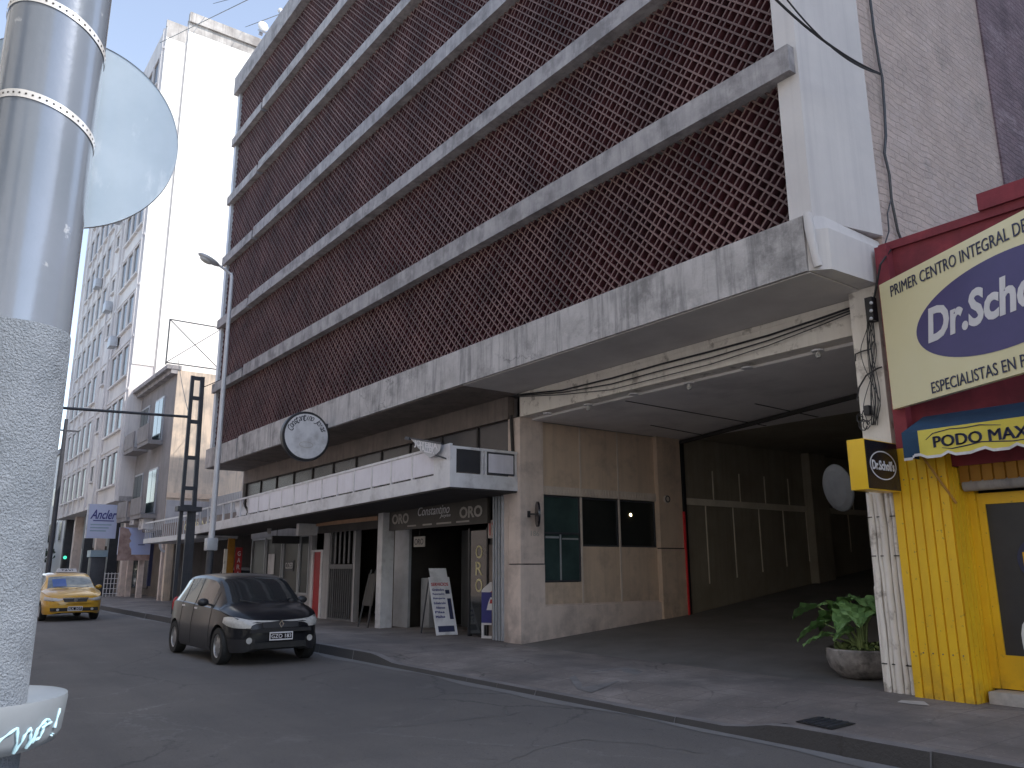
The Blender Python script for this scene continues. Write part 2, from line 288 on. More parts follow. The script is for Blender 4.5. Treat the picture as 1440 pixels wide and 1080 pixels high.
layer('purplebrick', (.08, .05, .07), 1.1, .5, .62, .6, sc=(1,.6,1.4), rough=.8)
layer('yellow', (.26, .15, .04), 4, .44, .65, .7, zfade=(.1, .6))
layer('yellow', (.62, .37, .03), .9, .5, .65, .35)
layer('stone', (.26, .22, .21), 1.4, .5, .66, .5)
layer('stone', (.2, .17, .16), 3, .4, .62, .6, zfade=(.1, .7))
layer('cream', (.25, .21, .18), 4, .56, .66, .7)
layer('white', (.30, .28, .29), 2.2, .48, .68, .6)
layer('panel', (.30, .24, .2), 1.6, .52, .70, .5)
layer('panel', (.25, .2, .17), 3, .4, .62, .6, zfade=(.6, 1.4))
layer('tower', (.42, .41, .43), .6, .5, .65, .5, sc=(1,1,.3))
layer('pipewhite', (.17, .20, .25), 9, .56, .62, .5)
layer('ceiling', (.5, .47, .47), .8, .5, .66, .5)
layer('whitepanel', (.50, .48, .52), 2.4, .56, .70, .4)
layer('burgundy', (.10, .02, .03), 1.2, .5, .66, .5)
# ------------------------------------------------------------------ mesh building
def origin(o):
    v = Vector((0, 0, 0))
    while o is not None:
        v = v + o.location; o = o.parent
    return v
class MB:
    def __init__(s): s.b = bmesh.new()
    def face(s, pts, smooth=False):
        f = s.b.faces.new([s.b.verts.new(Vector(p)) for p in pts]); f.smooth = smooth; return s
    def box(s, x0, x1, y0, y1, z0, z1, bev=0):
        v = [s.b.verts.new((x, y, z)) for x in (x0, x1) for y in (y0, y1) for z in (z0, z1)]
        fs = [s.b.faces.new([v[i] for i in q]) for q in ((0,1,3,2),(4,6,7,5),(0,4,5,1),(2,3,7,6),(0,2,6,4),(1,5,7,3))]
        if bev:
            ed = list({e for f in fs for e in f.edges}); bmesh.ops.bevel(s.b, geom=ed, offset=bev, segments=2, affect='EDGES', profile=.6)
        return s
    def hexa(s, p):     # 8 corners: bottom 4 (ccw), top 4
        v = [s.b.verts.new(Vector(q)) for q in p]
        for q in ((3,2,1,0),(4,5,6,7),(0,1,5,4),(1,2,6,5),(2,3,7,6),(3,0,4,7)): s.b.faces.new([v[i] for i in q])
        return s
    def bar(s, a, b, w, h=None, up=(0,0,1)):
        a = Vector(a); b = Vector(b); d = (b-a).normalized(); up = Vector(up)
        if abs(d.dot(up)) > .98: up = Vector((1, 0, 0))
        x = d.cross(up).normalized(); y = x.cross(d).normalized(); h = h or w
        q = [(-w/2,-h/2),(w/2,-h/2),(w/2,h/2),(-w/2,h/2)]
        return s.hexa([a+x*i+y*j for i, j in q]+[b+x*i+y*j for i, j in q])
    def tube(s, pts, r, n=8, caps=True):
        pts = [Vector(p) for p in pts]; rr = r if isinstance(r, (list, tuple)) else [r]*len(pts)
        rings = []; prev = None
        for i, p in enumerate(pts):
            d = (pts[min(i+1, len(pts)-1)]-pts[max(i-1, 0)]).normalized()
            if prev is None: prev = Vector((0,0,1)) if abs(d.z) < .9 else Vector((1,0,0))
            x = d.cross(prev)
            x = x.normalized() if x.length > 1e-6 else d.orthogonal().normalized()
            y = x.cross(d).normalized(); prev = y
            rings.append([s.b.verts.new(p+(x*math.cos(2*math.pi*k/n)+y*math.sin(2*math.pi*k/n))*rr[i]) for k in range(n)])
        for a, b in zip(rings, rings[1:]):
            for k in range(n):
                f = s.b.faces.new([a[k], a[(k+1)%n], b[(k+1)%n], b[k]]); f.smooth = True
        if caps: s.b.faces.new(rings[0][::-1]); s.b.faces.new(rings[-1])
        return s
    def lathe(s, prof, c, n=40, axis='z', smooth=True):
        c = Vector(c); rings = []
        for r, h in prof:
            ring = []
            for k in range(n):
                a = 2*math.pi*k/n; u, v = r*math.cos(a), r*math.sin(a)
                p = {'z': (u, v, h), 'x': (h, u, v), 'y': (u, h, v)}[axis]
                ring.append(s.b.verts.new(c+Vector(p)))
            rings.append(ring)
        for a, b in zip(rings, rings[1:]):
            for k in range(n):
                f = s.b.faces.new([a[k], a[(k+1)%n], b[(k+1)%n], b[k]]); f.smooth = smooth
        if prof[0][0] > 1e-5: s.b.faces.new(rings[0][::-1])
        if prof[-1][0] > 1e-5: s.b.faces.new(rings[-1])
        return s
    def disc(s, c, u, v, ru, rv=None, n=48, a0=0, a1=2*math.pi):
        c = Vector(c); u = Vector(u).normalized(); v = Vector(v).normalized(); rv = rv or ru
        s.b.faces.new([s.b.verts.new(c+u*ru*math.cos(a0+(a1-a0)*k/n)+v*rv*math.sin(a0+(a1-a0)*k/n)) for k in range(n)]); return s
    def ring(s, c, u, v, ru, rv, w, th, n=48):   # flat elliptical ring with a little thickness
        c = Vector(c); u = Vector(u).normalized(); v = Vector(v).normalized(); nrm = u.cross(v).normalized()
        R4 = []
        for k in range(n):
            a = 2*math.pi*k/n; ca, sa = math.cos(a), math.sin(a)
            o = c+u*ru*ca+v*rv*sa; i = c+u*(ru-w)*ca+v*(rv-w)*sa
            R4.append([s.b.verts.new(p) for p in (o, o+nrm*th, i+nrm*th, i)])
        for k in range(n):
            a, b = R4[k], R4[(k+1)%n]
            for j in range(4): s.b.faces.new([a[j], b[j], b[(j+1)%4], a[(j+1)%4]])
        return s
    def prism(s, poly, d):
        d = Vector(d); a = [s.b.verts.new(Vector(p)) for p in poly]; b = [s.b.verts.new(Vector(p)+d) for p in poly]
        n = len(a); s.b.faces.new(a[::-1]); s.b.faces.new(b)
        for k in range(n): s.b.faces.new([a[k], a[(k+1)%n], b[(k+1)%n], b[k]])
        return s
    def sphere(s, c, rx, ry=None, rz=None, n=16, mat=None):
        ry = ry or rx; rz = rz or rx
        r = bmesh.ops.create_uvsphere(s.b, u_segments=n, v_segments=max(6, n//2), radius=1)
        mt = Matrix.Translation(Vector(c)) @ (mat or Matrix.Identity(4)) @ Matrix.Diagonal((rx, ry, rz, 1))
        for v in r['verts']:
            v.co = mt @ v.co
            for f in v.link_faces: f.smooth = True
        return s
    def build(s, name, mat, parent=None, label=None, kind=None, bevel=0, sharp=None, world=True):
        if bevel:
            bmesh.ops.bevel(s.b, geom=[e for e in s.b.edges], offset=bevel, segments=1, affect='EDGES')
        bmesh.ops.recalc_face_normals(s.b, faces=s.b.faces)
        if world and parent is not None:
            o = origin(parent)
            for v in s.b.verts: v.co -= o
        me = bpy.data.meshes.new(name); s.b.to_mesh(me); s.b.free()
        me.set_sharp_from_angle(angle=R(sharp or 42))
        me.materials.append(M[mat] if isinstance(mat, str) else mat)
        ob = bpy.data.objects.new(name, me); COL.objects.link(ob)
        if parent is not None: ob.parent = parent
        if label: ob['label'] = label
        if kind: ob['kind'] = kind
        return ob
def thing(name, label, cat, loc=(0,0,0), group=None, rotz=0):
    o = bpy.data.objects.new(name, None); COL.objects.link(o); o.location = loc; o.rotation_euler = (0, 0, rotz)
    o['label'] = label; o['category'] = cat
    if group: o['group'] = group
    o.empty_display_size = .2
    return o
def tag(o, label, cat, group=None):
    o['label'] = label; o['category'] = cat
    if group: o['group'] = group
    return o
def recentre(o, base):
    base = Vector(base)
    o.data.transform(Matrix.Translation(-base)); o.location = o.location+base
    return o
def copy_tree(o, parent=None):
    c = o.copy(); COL.objects.link(c)
    if parent is not None: c.parent = parent
    for ch in [k for k in bpy.data.objects if k.parent == o]: copy_tree(ch, c)
    return c
def text(s, c, right, up, w, h, mat, parent, name='lettering', bold=0.0, shear=0.0, ext=.004, squeeze=True):
    """raised letters filling a w x h box centred on c"""
    cu = bpy.data.curves.new('t', 'FONT'); cu.body = s; cu.offset = bold; cu.shear = shear; cu.extrude = .01; cu.resolution_u = 3
    cu.align_x = 'LEFT'
    tmp = bpy.data.objects.new('t', cu); COL.objects.link(tmp)
    dg = bpy.context.evaluated_depsgraph_get(); me = bpy.data.meshes.new_from_object(tmp.evaluated_get(dg))
    bpy.data.objects.remove(tmp); bpy.data.curves.remove(cu)
    xs = [v.co.x for v in me.vertices]; ys = [v.co.y for v in me.vertices]
    x0, x1, y0, y1 = min(xs), max(xs), min(ys), max(ys)
    right = Vector(right).normalized(); up = Vector(up).normalized(); nrm = right.cross(up)
    sx = w/(x1-x0); sy = h/(y1-y0)
    org = origin(parent) if parent is not None else Vector((0,0,0))
    c = Vector(c)-org
    for v in me.vertices:
        p = v.co.copy(); v.co = c + right*((p.x-(x0+x1)/2)*sx) + up*((p.y-(y0+y1)/2)*sy) + nrm*(ext*(1 if p.z > 0 else 0))
    me.materials.clear(); me.materials.append(M[mat]); me.name = name
    ob = bpy.data.objects.new(name, me); COL.objects.link(ob)
    if parent is not None: ob.parent = parent
    return ob
X_, Y_, Z_ = Vector((1,0,0)), Vector((0,1,0)), Vector((0,0,1))
def struct(o): o['kind'] = 'structure'; return o
# ================================================================== world and sun
w = bpy.data.worlds.new('World'); S.world = w; w.use_nodes = True
SUN_EL, SUN_AZ = 47.0, 55.0          # azimuth measured from +Y towards +X
nt = w.node_tree; bg = nt.nodes['Background']; sky = nt.nodes.new('ShaderNodeTexSky'); sky.sky_type = 'NISHITA'
sky.sun_disc = False; sky.sun_elevation = R(SUN_EL); sky.sun_rotation = R(SUN_AZ); sky.air_density = 1.0; sky.dust_density = .6; sky.ozone_density = 1.2
hs = nt.nodes.new('ShaderNodeHueSaturation'); hs.inputs['Saturation'].default_value = .72; hs.inputs['Value'].default_value = 2.3; nt.links.new(sky.outputs[0], hs.inputs['Color']); nt.links.new(hs.outputs[0], bg.inputs[0]); bg.inputs[1].default_value = .15
sl = bpy.data.lights.new('sun', 'SUN'); sl.energy = 5.0; sl.angle = R(.5); sl.color = (1, .93, .83)
so = bpy.data.objects.new('sun', sl); COL.objects.link(so)
sd = Vector((math.sin(R(SUN_AZ))*math.cos(R(SUN_EL)), math.cos(R(SUN_AZ))*math.cos(R(SUN_EL)), math.sin(R(SUN_EL))))
so.rotation_euler = sd.to_track_quat('Z', 'Y').to_euler(); so.location = (20, 20, 40)
S.view_settings.view_transform = 'Standard'; S.view_settings.look = 'None'; S.view_settings.exposure = 0

# ================================================================== ground, road, pavement
struct(MB().face([(-900,-600,-.03),(600,-600,-.03),(600,600,-.03),(-900,600,-.03)]).build('ground', 'ground'))
KY = 6.50                                # kerb face of the far pavement
def roadz(y): return 0.0
b = MB()
xs = [-260 + i*4 for i in range(72)]
for x0, x1 in zip(xs, xs[1:]): b.face([(x0,.55,0),(x1,.55,0),(x1,KY+.01,0),(x0,KY+.01,0)])
struct(b.build('road', 'asphalt'))
# gutter strip with lighter worn asphalt
b = MB(); n = 90
for i in range(n):
    xa = -40+i*.5; xb = xa+.5
    fa = .14+.07*math.sin(xa*1.3)+.05*math.sin(xa*3.1); fb = .14+.07*math.sin(xb*1.3)+.05*math.sin(xb*3.1)
    b.face([(xa,KY-fa,.004),(xb,KY-fb,.004),(xb,KY,.004),(xa,KY,.004)])
struct(b.build('gutter', 'asphalt_light'))
# cracks that wander over the asphalt
def crack(pts, w, name='road_crack'):
    b = MB(); P = [Vector((p[0], p[1], .0045)) for p in pts]; out = []
    rnd = random.Random(int(abs(pts[0][0])*10))
    for a, c in zip(P, P[1:]):
        for k in range(7): out.append(a.lerp(c, k/7)+Vector((rnd.uniform(-.03,.03), rnd.uniform(-.03,.03), 0)))
    out.append(P[-1])
    for a, c in zip(out, out[1:]):
        d = (c-a).normalized(); s = Vector((-d.y, d.x, 0))*w*rnd.uniform(.3, 1)
        b.face([a-s, c-s, c+s, a+s])
    return struct(b.build(name, 'crack'))
def zp(*l): return [tuple(onZ(x, y, 0))[:2] for x, y in l]
crack(zp((515,1025),(590,1019),(660,1011),(712,1006),(735,1000)), .012)
crack(zp((708,993),(713,1005)), .01)
crack(zp((690,1080),(760,1052),(820,1040),(900,1046),(990,1060)), .009)
crack(zp((430,1080),(540,1060),(700,1068)), .006)
crack(zp((120,1010),(250,985),(380,992)), .006)

# far pavement: dropped kerb in front of the garage, thickness shown by the kerb stones
def drop(x):      # 1 where the pavement is lowered for cars
    a = min(1, max(0, (x+12.6)/.7)); c = min(1, max(0, (-4.75-x)/.5)); return min(a, c)
def pavz(x, y):
    h = .15; d = drop(x)
    t = min(1, max(0, (y-KY)/1.1)); low = .045+(h-.045)*t
    return h*(1-d)+low*d
def floorz(y):     # ramp into the garage
    if y < 9.45: return .15
    if y < 14.2: return .15+(y-9.45)*.078
    return .52+(y-14.2)*.125
b = MB(); xs = [-120+i*2 for i in range(47)]+[-26+i*.25 for i in range(160)]+[14+2*i for i in range(20)]
ys = [KY+.16, KY+.45, KY+.8, KY+1.1, 8, 9.3, 10.2, 11.6, 13]
for x0, x1 in zip(xs, xs[1:]):
    for y0, y1 in zip(ys, ys[1:]):
        if x0 >= -12.3 and x1 <= -4.9 and y0 >= 9.3: continue
        b.face([(x0,y0,pavz(x0,y0)),(x1,y0,pavz(x1,y0)),(x1,y1,pavz(x1,y1)),(x0,y1,pavz(x0,y1))])
struct(b.build('pavement', 'pave'))
b = MB(); gy = [9.3, 9.45, 10.5, 12, 14.2, 16, 18, 20, 23, 26, 30]
for y0, y1 in zip(gy, gy[1:]):
    b.face([(-12.3 if y1 > 9.5 else -12.3,y0,floorz(y0)),(-4.9,y0,floorz(y0)),(-4.9,y1,floorz(y1)),(-12.3,y1,floorz(y1))])
M['rampfloor'] = pm('garage_ramp_concrete', (.16, .15, .145), (.11, .105, .10), scale=1.5, rough=.7, bump=.3, bscale=40)
struct(b.build('garage_ramp', 'rampfloor'))
# kerb stones as one run, worn
b = MB(); rnd = random.Random(4); x = -110.0; top = MB()
while x < 30:
    ln = 1.0 if x < -30 else rnd.uniform(.55, .95)
    if -13.2 < x < -11.5 or -5.6 < x < -4.3: ln = .25
    if -14 < x < -13.2 or -6.3 < x < -5.6: ln = min(ln, .35)
    x1 = x+ln
    h0, h1 = pavz(x, KY+.1), pavz(x1, KY+.1); j = (rnd.uniform(-.016, .016) if ln > .4 else 0) if x > -30 else 0
    g_ = .003 if ln > .4 else -.001
    b.hexa([(x+g_,KY+j,-.02),(x1-g_,KY+j,-.02),(x1-g_,KY+.165,-.02),(x+g_,KY+.165,-.02),
            (x+g_,KY+j+.03,h0+.004),(x1-g_,KY+j+.03,h1+.004),(x1-g_,KY+.165,h1+.004),(x+g_,KY+.165,h0+.004)])
    x = x1
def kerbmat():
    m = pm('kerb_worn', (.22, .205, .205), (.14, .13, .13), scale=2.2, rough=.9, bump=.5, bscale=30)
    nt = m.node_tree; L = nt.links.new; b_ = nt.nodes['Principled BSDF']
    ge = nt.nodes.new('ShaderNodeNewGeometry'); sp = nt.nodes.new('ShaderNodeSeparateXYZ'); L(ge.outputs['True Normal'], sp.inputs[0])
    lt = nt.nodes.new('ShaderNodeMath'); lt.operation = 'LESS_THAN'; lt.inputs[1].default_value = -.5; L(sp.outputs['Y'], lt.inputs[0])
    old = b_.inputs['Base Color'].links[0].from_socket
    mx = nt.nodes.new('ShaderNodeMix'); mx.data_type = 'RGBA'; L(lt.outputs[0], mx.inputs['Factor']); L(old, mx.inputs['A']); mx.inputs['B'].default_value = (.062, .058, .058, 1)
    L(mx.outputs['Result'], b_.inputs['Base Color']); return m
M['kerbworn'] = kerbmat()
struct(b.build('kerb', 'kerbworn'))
# own-side pavement
b = MB().box(-120, 30, -4, .4, -.02, .15); M['pavelight'] = tiles('bounce_pavement_slabs', (.52, .49, .46), (.42, .40, .38), .4, .4, .6)  # slab colour raised to bounce more light onto the far side
struct(b.build('near_pavement', 'pavelight'))
b = MB().box(-120, 30, .4, .55, -.02, .152); struct(b.build('near_kerb', 'kerb'))
# small repairs and covers in the far pavement
def patch(px, mat, name, label, dz=.006, z=None):
    P = [onZ(x, y, .13) for x, y in px]
    P = [Vector((p.x, p.y, pavz(p.x, p.y)+dz)) for p in P]
    o = MB().face(P).build(name, mat); return o
M['patchmat'] = pm('mortar_patch', (.21, .20, .20), (.13, .125, .125), scale=5, rough=.9, bump=.4)
struct(patch([(800,952),(835,946),(880,941),(905,947),(868,960),(832,968),(812,964)], 'patchmat', 'pavement_patch', ''))
struct(patch([(1268,988),(1300,990),(1308,996),(1285,994),(1262,991)], 'terrace', 'pavement_patch', ''))
P = [onZ(x, y, .15) for x, y in [(1119,1016),(1152,1009),(1203,1019),(1170,1027)]]
cx = sum(p.x for p in P)/4; cy = sum(p.y for p in P)/4
t = thing('drain_cover', 'dark square service cover set in the pavement near the kerb at right', 'drain cover', (cx, cy, .15))
P2 = [Vector((p.x, p.y, pavz(p.x, p.y)+.006)) for p in P]
MB().prism(P2, (0,0,.006)).build('cover_plate', 'black', t)
b = MB()
for k in range(1, 6):
    a = P2[0].lerp(P2[3], k/6); c = P2[1].lerp(P2[2], k/6); a = a.lerp(c, .06); c = c.lerp(a, .06); b.bar(a+Vector((0,0,.009)), c+Vector((0,0,.009)), .014, .01)
b.build('cover_rib', 'steeldark', t)
# ================================================================== the screen-fronted building
HY = 9.45; OY = 8.10; XL, XR = -28.6, -4.95
H = thing('parking_building', 'long building with maroon diagonal screen front, pale concrete ledges and garage opening', 'building', (-12.4, HY, 0))
LEDGES = [7.60, 9.98, 12.40, 14.82, 17.24]; LH = .37; ROOF0, ROOF1 = 19.45, 20.2
zlo = [5.60]+[l+LH for l in LEDGES]; zhi = LEDGES+[ROOF0]
sx0, sx1 = XL+.25, -5.27
def clipbar(b, c, sgn, x0, x1, z0, z1, yf, w, dep):
    # line x + sgn*z = c
    pts = []
    for x in (x0, x1):
        z = (c-x)*sgn
        if z0-1e-6 <= z <= z1+1e-6: pts.append((x, z))
    for z in (z0, z1):
        x = c-sgn*z
        if x0 < x < x1: pts.append((x, z))
    if len(pts) < 2: return
    p, q = pts[0], pts[-1]
    if math.hypot(p[0]-q[0], p[1]-q[1]) < .05: return
    b.bar((p[0], yf+dep/2, p[1]), (q[0], yf+dep/2, q[1]), w, dep, up=(0, 1, 0))
bk = MB().box(sx0, sx1, 8.47, 8.56, 5.5, 19.6)
SB = bk.build('screen_backing', 'screenback', H)
for fl, (z0, z1) in enumerate(zip(zlo, zhi)):
    b = MB(); step = .26*math.sqrt(2)
    for sgn, yf in ((1, 8.30), (-1, 8.304)):
        cs = sorted((sx0+sgn*z0, sx0+sgn*z1, sx1+sgn*z0, sx1+sgn*z1)); c = math.floor(cs[0]/step)*step
        while c < cs[-1]:
            for dc in (0, .155*math.sqrt(2)): clipbar(b, c+dc+.05, sgn, sx0, sx1, z0, z1, yf, .027, .13 if sgn > 0 else .122)
            c += step
    b.build('screen_panel', 'screen', H)
for i, l in enumerate(LEDGES):
    b = MB()
    b.box(XL+.0, -25.45, 8.12, 8.5, l, l+LH*.86); b.box(-25.3, -5.0, 8.12, 8.5, l, l+LH)
    if i % 2: b.box(-25.3, -5.02, 8.085, 8.12, l, l+.1)
    b.build('ledge', 'ledge', H)
b = MB().box(XL-.05, -4.93, 8.06, 8.6, ROOF0, ROOF1).box(XL-.05, -28.2, 8.6, 24, ROOF0, ROOF1).box(-5.2, -4.93, 8.6, 24, ROOF0, ROOF1); b.build('roof_parapet', 'ledge', H)
MB().box(-28.2, -5.2, 8.6, 24, 19.2, 19.4).build('roof', 'greywall', H)
# slab over the pavement, cut short at the drainpipe
b = MB().hexa([(-25.25,OY,4.93),(-5.0,OY,4.93),(-5.0,9.44,4.93),(-25.25,9.44,4.93),(-25.25,OY,5.60),(-5.0,OY,5.62),(-5.0,9.44,5.62),(-25.25,9.44,5.60)])
b.box(XL, -25.38, OY, 9.44, 4.93, 5.58); b.box(-25.25, -5.0, OY+.03, 8.4, 5.60, 5.64)
b.build('overhang_slab', 'concrete', H)
b = MB().box(-25.24, -12.42, OY+.06, 9.43, 4.912, 4.928).box(XL+.02, -25.4, OY+.06, 9.43, 4.912, 4.928); b.build('dirty_soffit', 'tilebrown', H)  # darker, dirty brown left part of the soffit
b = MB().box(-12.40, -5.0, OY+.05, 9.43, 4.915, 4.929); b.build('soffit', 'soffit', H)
# end of the slab with its curved corner trim
b = MB().hexa([(-4.995,OY+.03,4.935),(-4.80,8.30,4.935),(-4.74,9.44,4.935),(-4.995,9.44,4.935),(-4.995,OY+.03,5.45),(-4.80,8.30,5.45),(-4.74,9.44,5.42),(-4.995,9.44,5.45)])
b.hexa([(-4.995,8.12,5.45),(-4.84,8.32,5.45),(-4.76,9.44,5.42),(-4.995,9.44,5.45),(-4.995,8.2,5.66),(-4.90,8.40,5.66),(-4.80,9.44,5.56),(-4.995,9.44,5.66)])
b.build('slab_end', 'white_col', H)
MB().tube([(-4.95,8.13,5.64),(-4.93,8.12,5.45),(-4.90,8.13,5.1),(-4.89,8.16,4.96)], [.05,.06,.045,.05], 10).build('corner_trim', 'white_col', H)
b = MB().hexa([(-5.27,8.25,5.62),(-4.96,8.25,5.62),(-4.73,9.44,5.62),(-5.27,9.44,5.62),(-5.27,8.25,19.45),(-4.96,8.25,19.45),(-4.73,9.44,19.45),(-5.27,9.44,19.45)])
b.build('end_column', 'white_col', H)
MB().box(XL, XL+.24, 8.22, 9.44, 5.58, 19.45).build('end_column', 'galv', H, label='thin pale end column at the far end of the screen')
# core behind the screen, party walls
MB().box(-28.5, -5.3, 8.60, 24, 4.95, 19.2).build('core_wall', 'greywall', H)
MB().box(-5.28, -4.75, 9.45, 13.58, 4.95, 20.15).build('side_wall', 'roughwall', H, label='rough grey-pink rendered side wall above the low shop')
MB().box(-5.28, -4.72, 13.58, 24, 4.95, 20.15).build('side_wall', 'purplebrick', H, label='dark purple brick part of the side wall')
MB().box(-28.58, -28.5, 9.45, 24, 3.2, 19.4).build('side_wall', 'greywall', H)
# beam over the garage mouth
b = MB().box(-12.33, -5.12, 9.45, 9.75, 4.44, 4.91); b.build('garage_beam', 'cream', H)
MB().box(-12.33, -5.12, 9.436, 9.45, 4.84, 4.91).build('beam_moulding', 'cream', H)
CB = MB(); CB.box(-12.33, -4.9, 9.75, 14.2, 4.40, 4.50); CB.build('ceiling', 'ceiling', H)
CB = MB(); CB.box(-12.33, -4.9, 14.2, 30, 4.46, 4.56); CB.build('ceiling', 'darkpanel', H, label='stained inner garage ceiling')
b = MB()
for a, c in (((880,563.8),(1079,599)), ((1062,567.8),(1162,589)), ((915,598),(990,612))):
    p = onZ(*a, 4.397); q = onZ(*c, 4.397); q = p+(q-p)*min(1, max(.05, (14.1-p.y)/max(.01, q.y-p.y)))
    b.bar(p, q, .035, .008)
b.build('ceiling_groove', 'darkline', H)
pL = onZ(952,622,4.36); pR = onZ(1190,560,4.36)
dr = (pR-pL); pR2 = pL+dr*1.6
MB().bar(pL+Vector((-.1,0,-.03)), pR2+Vector((0,0,-.0)), .08, .07).build('shutter_head', 'darkline', H)
# garage left wall
GX = -12.33
b = MB().box(-12.72, GX, 9.45, 10.03, 1.612, 4.44); b.box(-12.72, GX+.012, 9.435, 10.03, .1, 1.588)
b.build('pillar', 'stone', H); MB().box(-12.71, GX-.008, 9.46, 10.02, 1.588, 1.612).build('pillar_joint', 'darkline', H)
MB().box(-12.70, GX-.07, 10.03, 14.05, 0, .84).box(-12.7, GX+.005, 10.03, 13.27, 0, .80).build('plinth', 'stone', H)
WX = GX-.06
b = MB()
b.box(-12.5, WX, 10.03, 11.05, .84, 1.25); b.box(-12.5, WX, 11.05, 13.27, .84, 1.95)
b.box(-12.5, WX, 10.03, 13.27, 3.12, 4.40)
b.build('wall_panel', 'panel', H)
b = MB(); b.box(-12.5, WX+.03, 10.03, 13.27, 2.95, 3.12)
for k in range(40): b.box(WX+.028, WX+.042, 10.05+k*.08, 10.09+k*.08, 2.96, 3.11)
b.build('fluted_band', 'joint', H)
b = MB()
for y in (11.06, 12.14): b.box(WX-.01, WX+.012, y-.018, y+.018, 3.12, 4.40)
for y in (11.06, 12.14): b.box(WX-.01, WX+.014, y-.02, y+.02, .84, 2.95)
b.box(WX-.01, WX+.01, 10.03, 10.06, .84, 4.4)
b.build('joint_strip', 'joint', H)
def window(y0, y1, z0, z1, mat, mull=None):
    f = MB(); t = .03
    f.box(WX-.06, WX-.01, y0, y0+t, z0, z1).box(WX-.06, WX-.01, y1-t, y1, z0, z1).box(WX-.06, WX-.01, y0+t, y1-t, z0, z0+t).box(WX-.06, WX-.01, y0+t, y1-t, z1-t, z1)
    if mull: f.box(WX-.06, WX-.005, y0+t, y1-t, mull-.02, mull+.02)
    fo = f.build('window', 'steeldark', H); MB().box(WX-.055, WX-.035, y0+t, y1-t, z0+t, z1-t).build('pane', mat, fo); return fo
w1 = window(10.07, 11.04, 1.26, 2.94, 'glass_teal', 2.2)
window(11.085, 12.115, 1.955, 2.94, 'glass_mid'); window(12.165, 13.25, 1.955, 2.94, 'glass_mid')
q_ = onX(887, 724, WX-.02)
bl = thing('window_glint_bulb', 'small glowing bulb added for the warm light in the window nearest the garage', 'lamp', tuple(q_))  # glowing bulb added before the pane for the window's warm glint
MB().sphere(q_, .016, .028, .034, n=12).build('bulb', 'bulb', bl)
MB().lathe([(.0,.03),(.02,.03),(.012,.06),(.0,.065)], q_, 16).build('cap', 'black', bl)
b = MB().box(WX-.03, WX-.015, 10.5, 10.53, 1.28, 2.18).box(WX-.03, WX-.012, 10.12, 10.47, 2.1, 2.14).box(WX-.03, WX-.012, 10.56, 10.98, 2.08, 2.11)
b.build('inner_door_frame', 'steel', w1)
b = MB().box(-12.6, GX+.05, 13.27, 14.03, 1.945, 4.40).box(-12.6, GX+.065, 13.26, 14.04, .3, 1.92); b.build('pilaster', 'panel', H)
MB().box(-12.6, GX+.045, 13.28, 14.02, 1.92, 1.945).build('pilaster_joint', 'darkline', H)
MB().box(GX-.06, GX+.075, 14.06, 14.15, .3, 4.34).build('shutter_guide', 'black', H)
MB().box(GX+.02, GX+.10, 14.02, 14.055, .35, 2.75).build('red_edge_guard', 'rededge', H)
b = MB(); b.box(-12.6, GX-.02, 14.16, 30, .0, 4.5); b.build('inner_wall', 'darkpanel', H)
b = MB(); b.box(GX-.02, GX+.02, 14.16, 30, 2.92, 3.07)
for k in range(26):
    y = 14.9+k*1.0
    if y < 29.5: b.box(GX-.02, GX-.006, y-.015, y+.015, floorz(y)+.55, 2.92); b.box(GX-.02, GX-.006, y+.3, y+.33, 3.07, 3.75)
b.build('wall_trim', 'trim', H, label='pale stained rail and joint strips')
for k, y in enumerate((18.9, 24.5)):
    MB().box(GX-.02, GX+.22, y, y+.75, 1.0, 4.46).build('pilaster', 'darkpanel', H, label='stained inner garage pilaster')
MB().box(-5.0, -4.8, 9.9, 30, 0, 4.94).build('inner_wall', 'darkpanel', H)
MB().box(-12.6, -4.8, 30, 30.2, 0, 4.94).build('inner_wall', 'dark', H)
MB().box(-12.58, -12.515, 10.03, 13.3, .7, 4.40).build('wall_backing', 'dark', H)  # unseen dark sheet added to stop light leaking through the wall gaps
MB().box(-28.5, -12.8, 23.9, 24.0, 0, 4.95).build('rear_wall', 'greywall', H)
MB().box(-28.6, -28.5, 9.95, 24, 0, 3.2).build('side_wall', 'greywall', H, label='ground-floor part of the far side wall')
# right pillar carrying cables
b = MB().box(-5.15, -4.80, 9.22, 9.9, .05, 4.93); b.build('pillar', 'cream', H, label='dirty white pillar at the right of the garage mouth')
rnd = random.Random(3)
for k, (x, r, zt) in enumerate(((-5.13,.035,2.42),(-5.06,.028,2.42),(-5.0,.042,2.42),(-4.92,.03,2.42),(-4.85,.034,2.42))):
    pts = [(x+rnd.uniform(-.008,.008), 9.21-r*.4, z) for z in [.1+.19*i for i in range(13)]]
    MB().tube([(p[0],p[1],min(p[2],zt)) for p in pts], r, 10).build('conduit', 'cream', H)
MB().tube([(-5.17,9.2,.1),(-5.17,9.2,1.3),(-5.165,9.2,1.32),(-5.16,9.205,2.4)], [.024,.024,.018,.018], 10).build('conduit', 'cream', H)
b = MB()
for z in (.45, 1.65, 2.1):
    for x in (-5.14, -5.02, -4.86): b.box(x-.03, x+.03, 9.155, 9.19, z, z+.012)
b.build('conduit_clip', 'darkline', H)

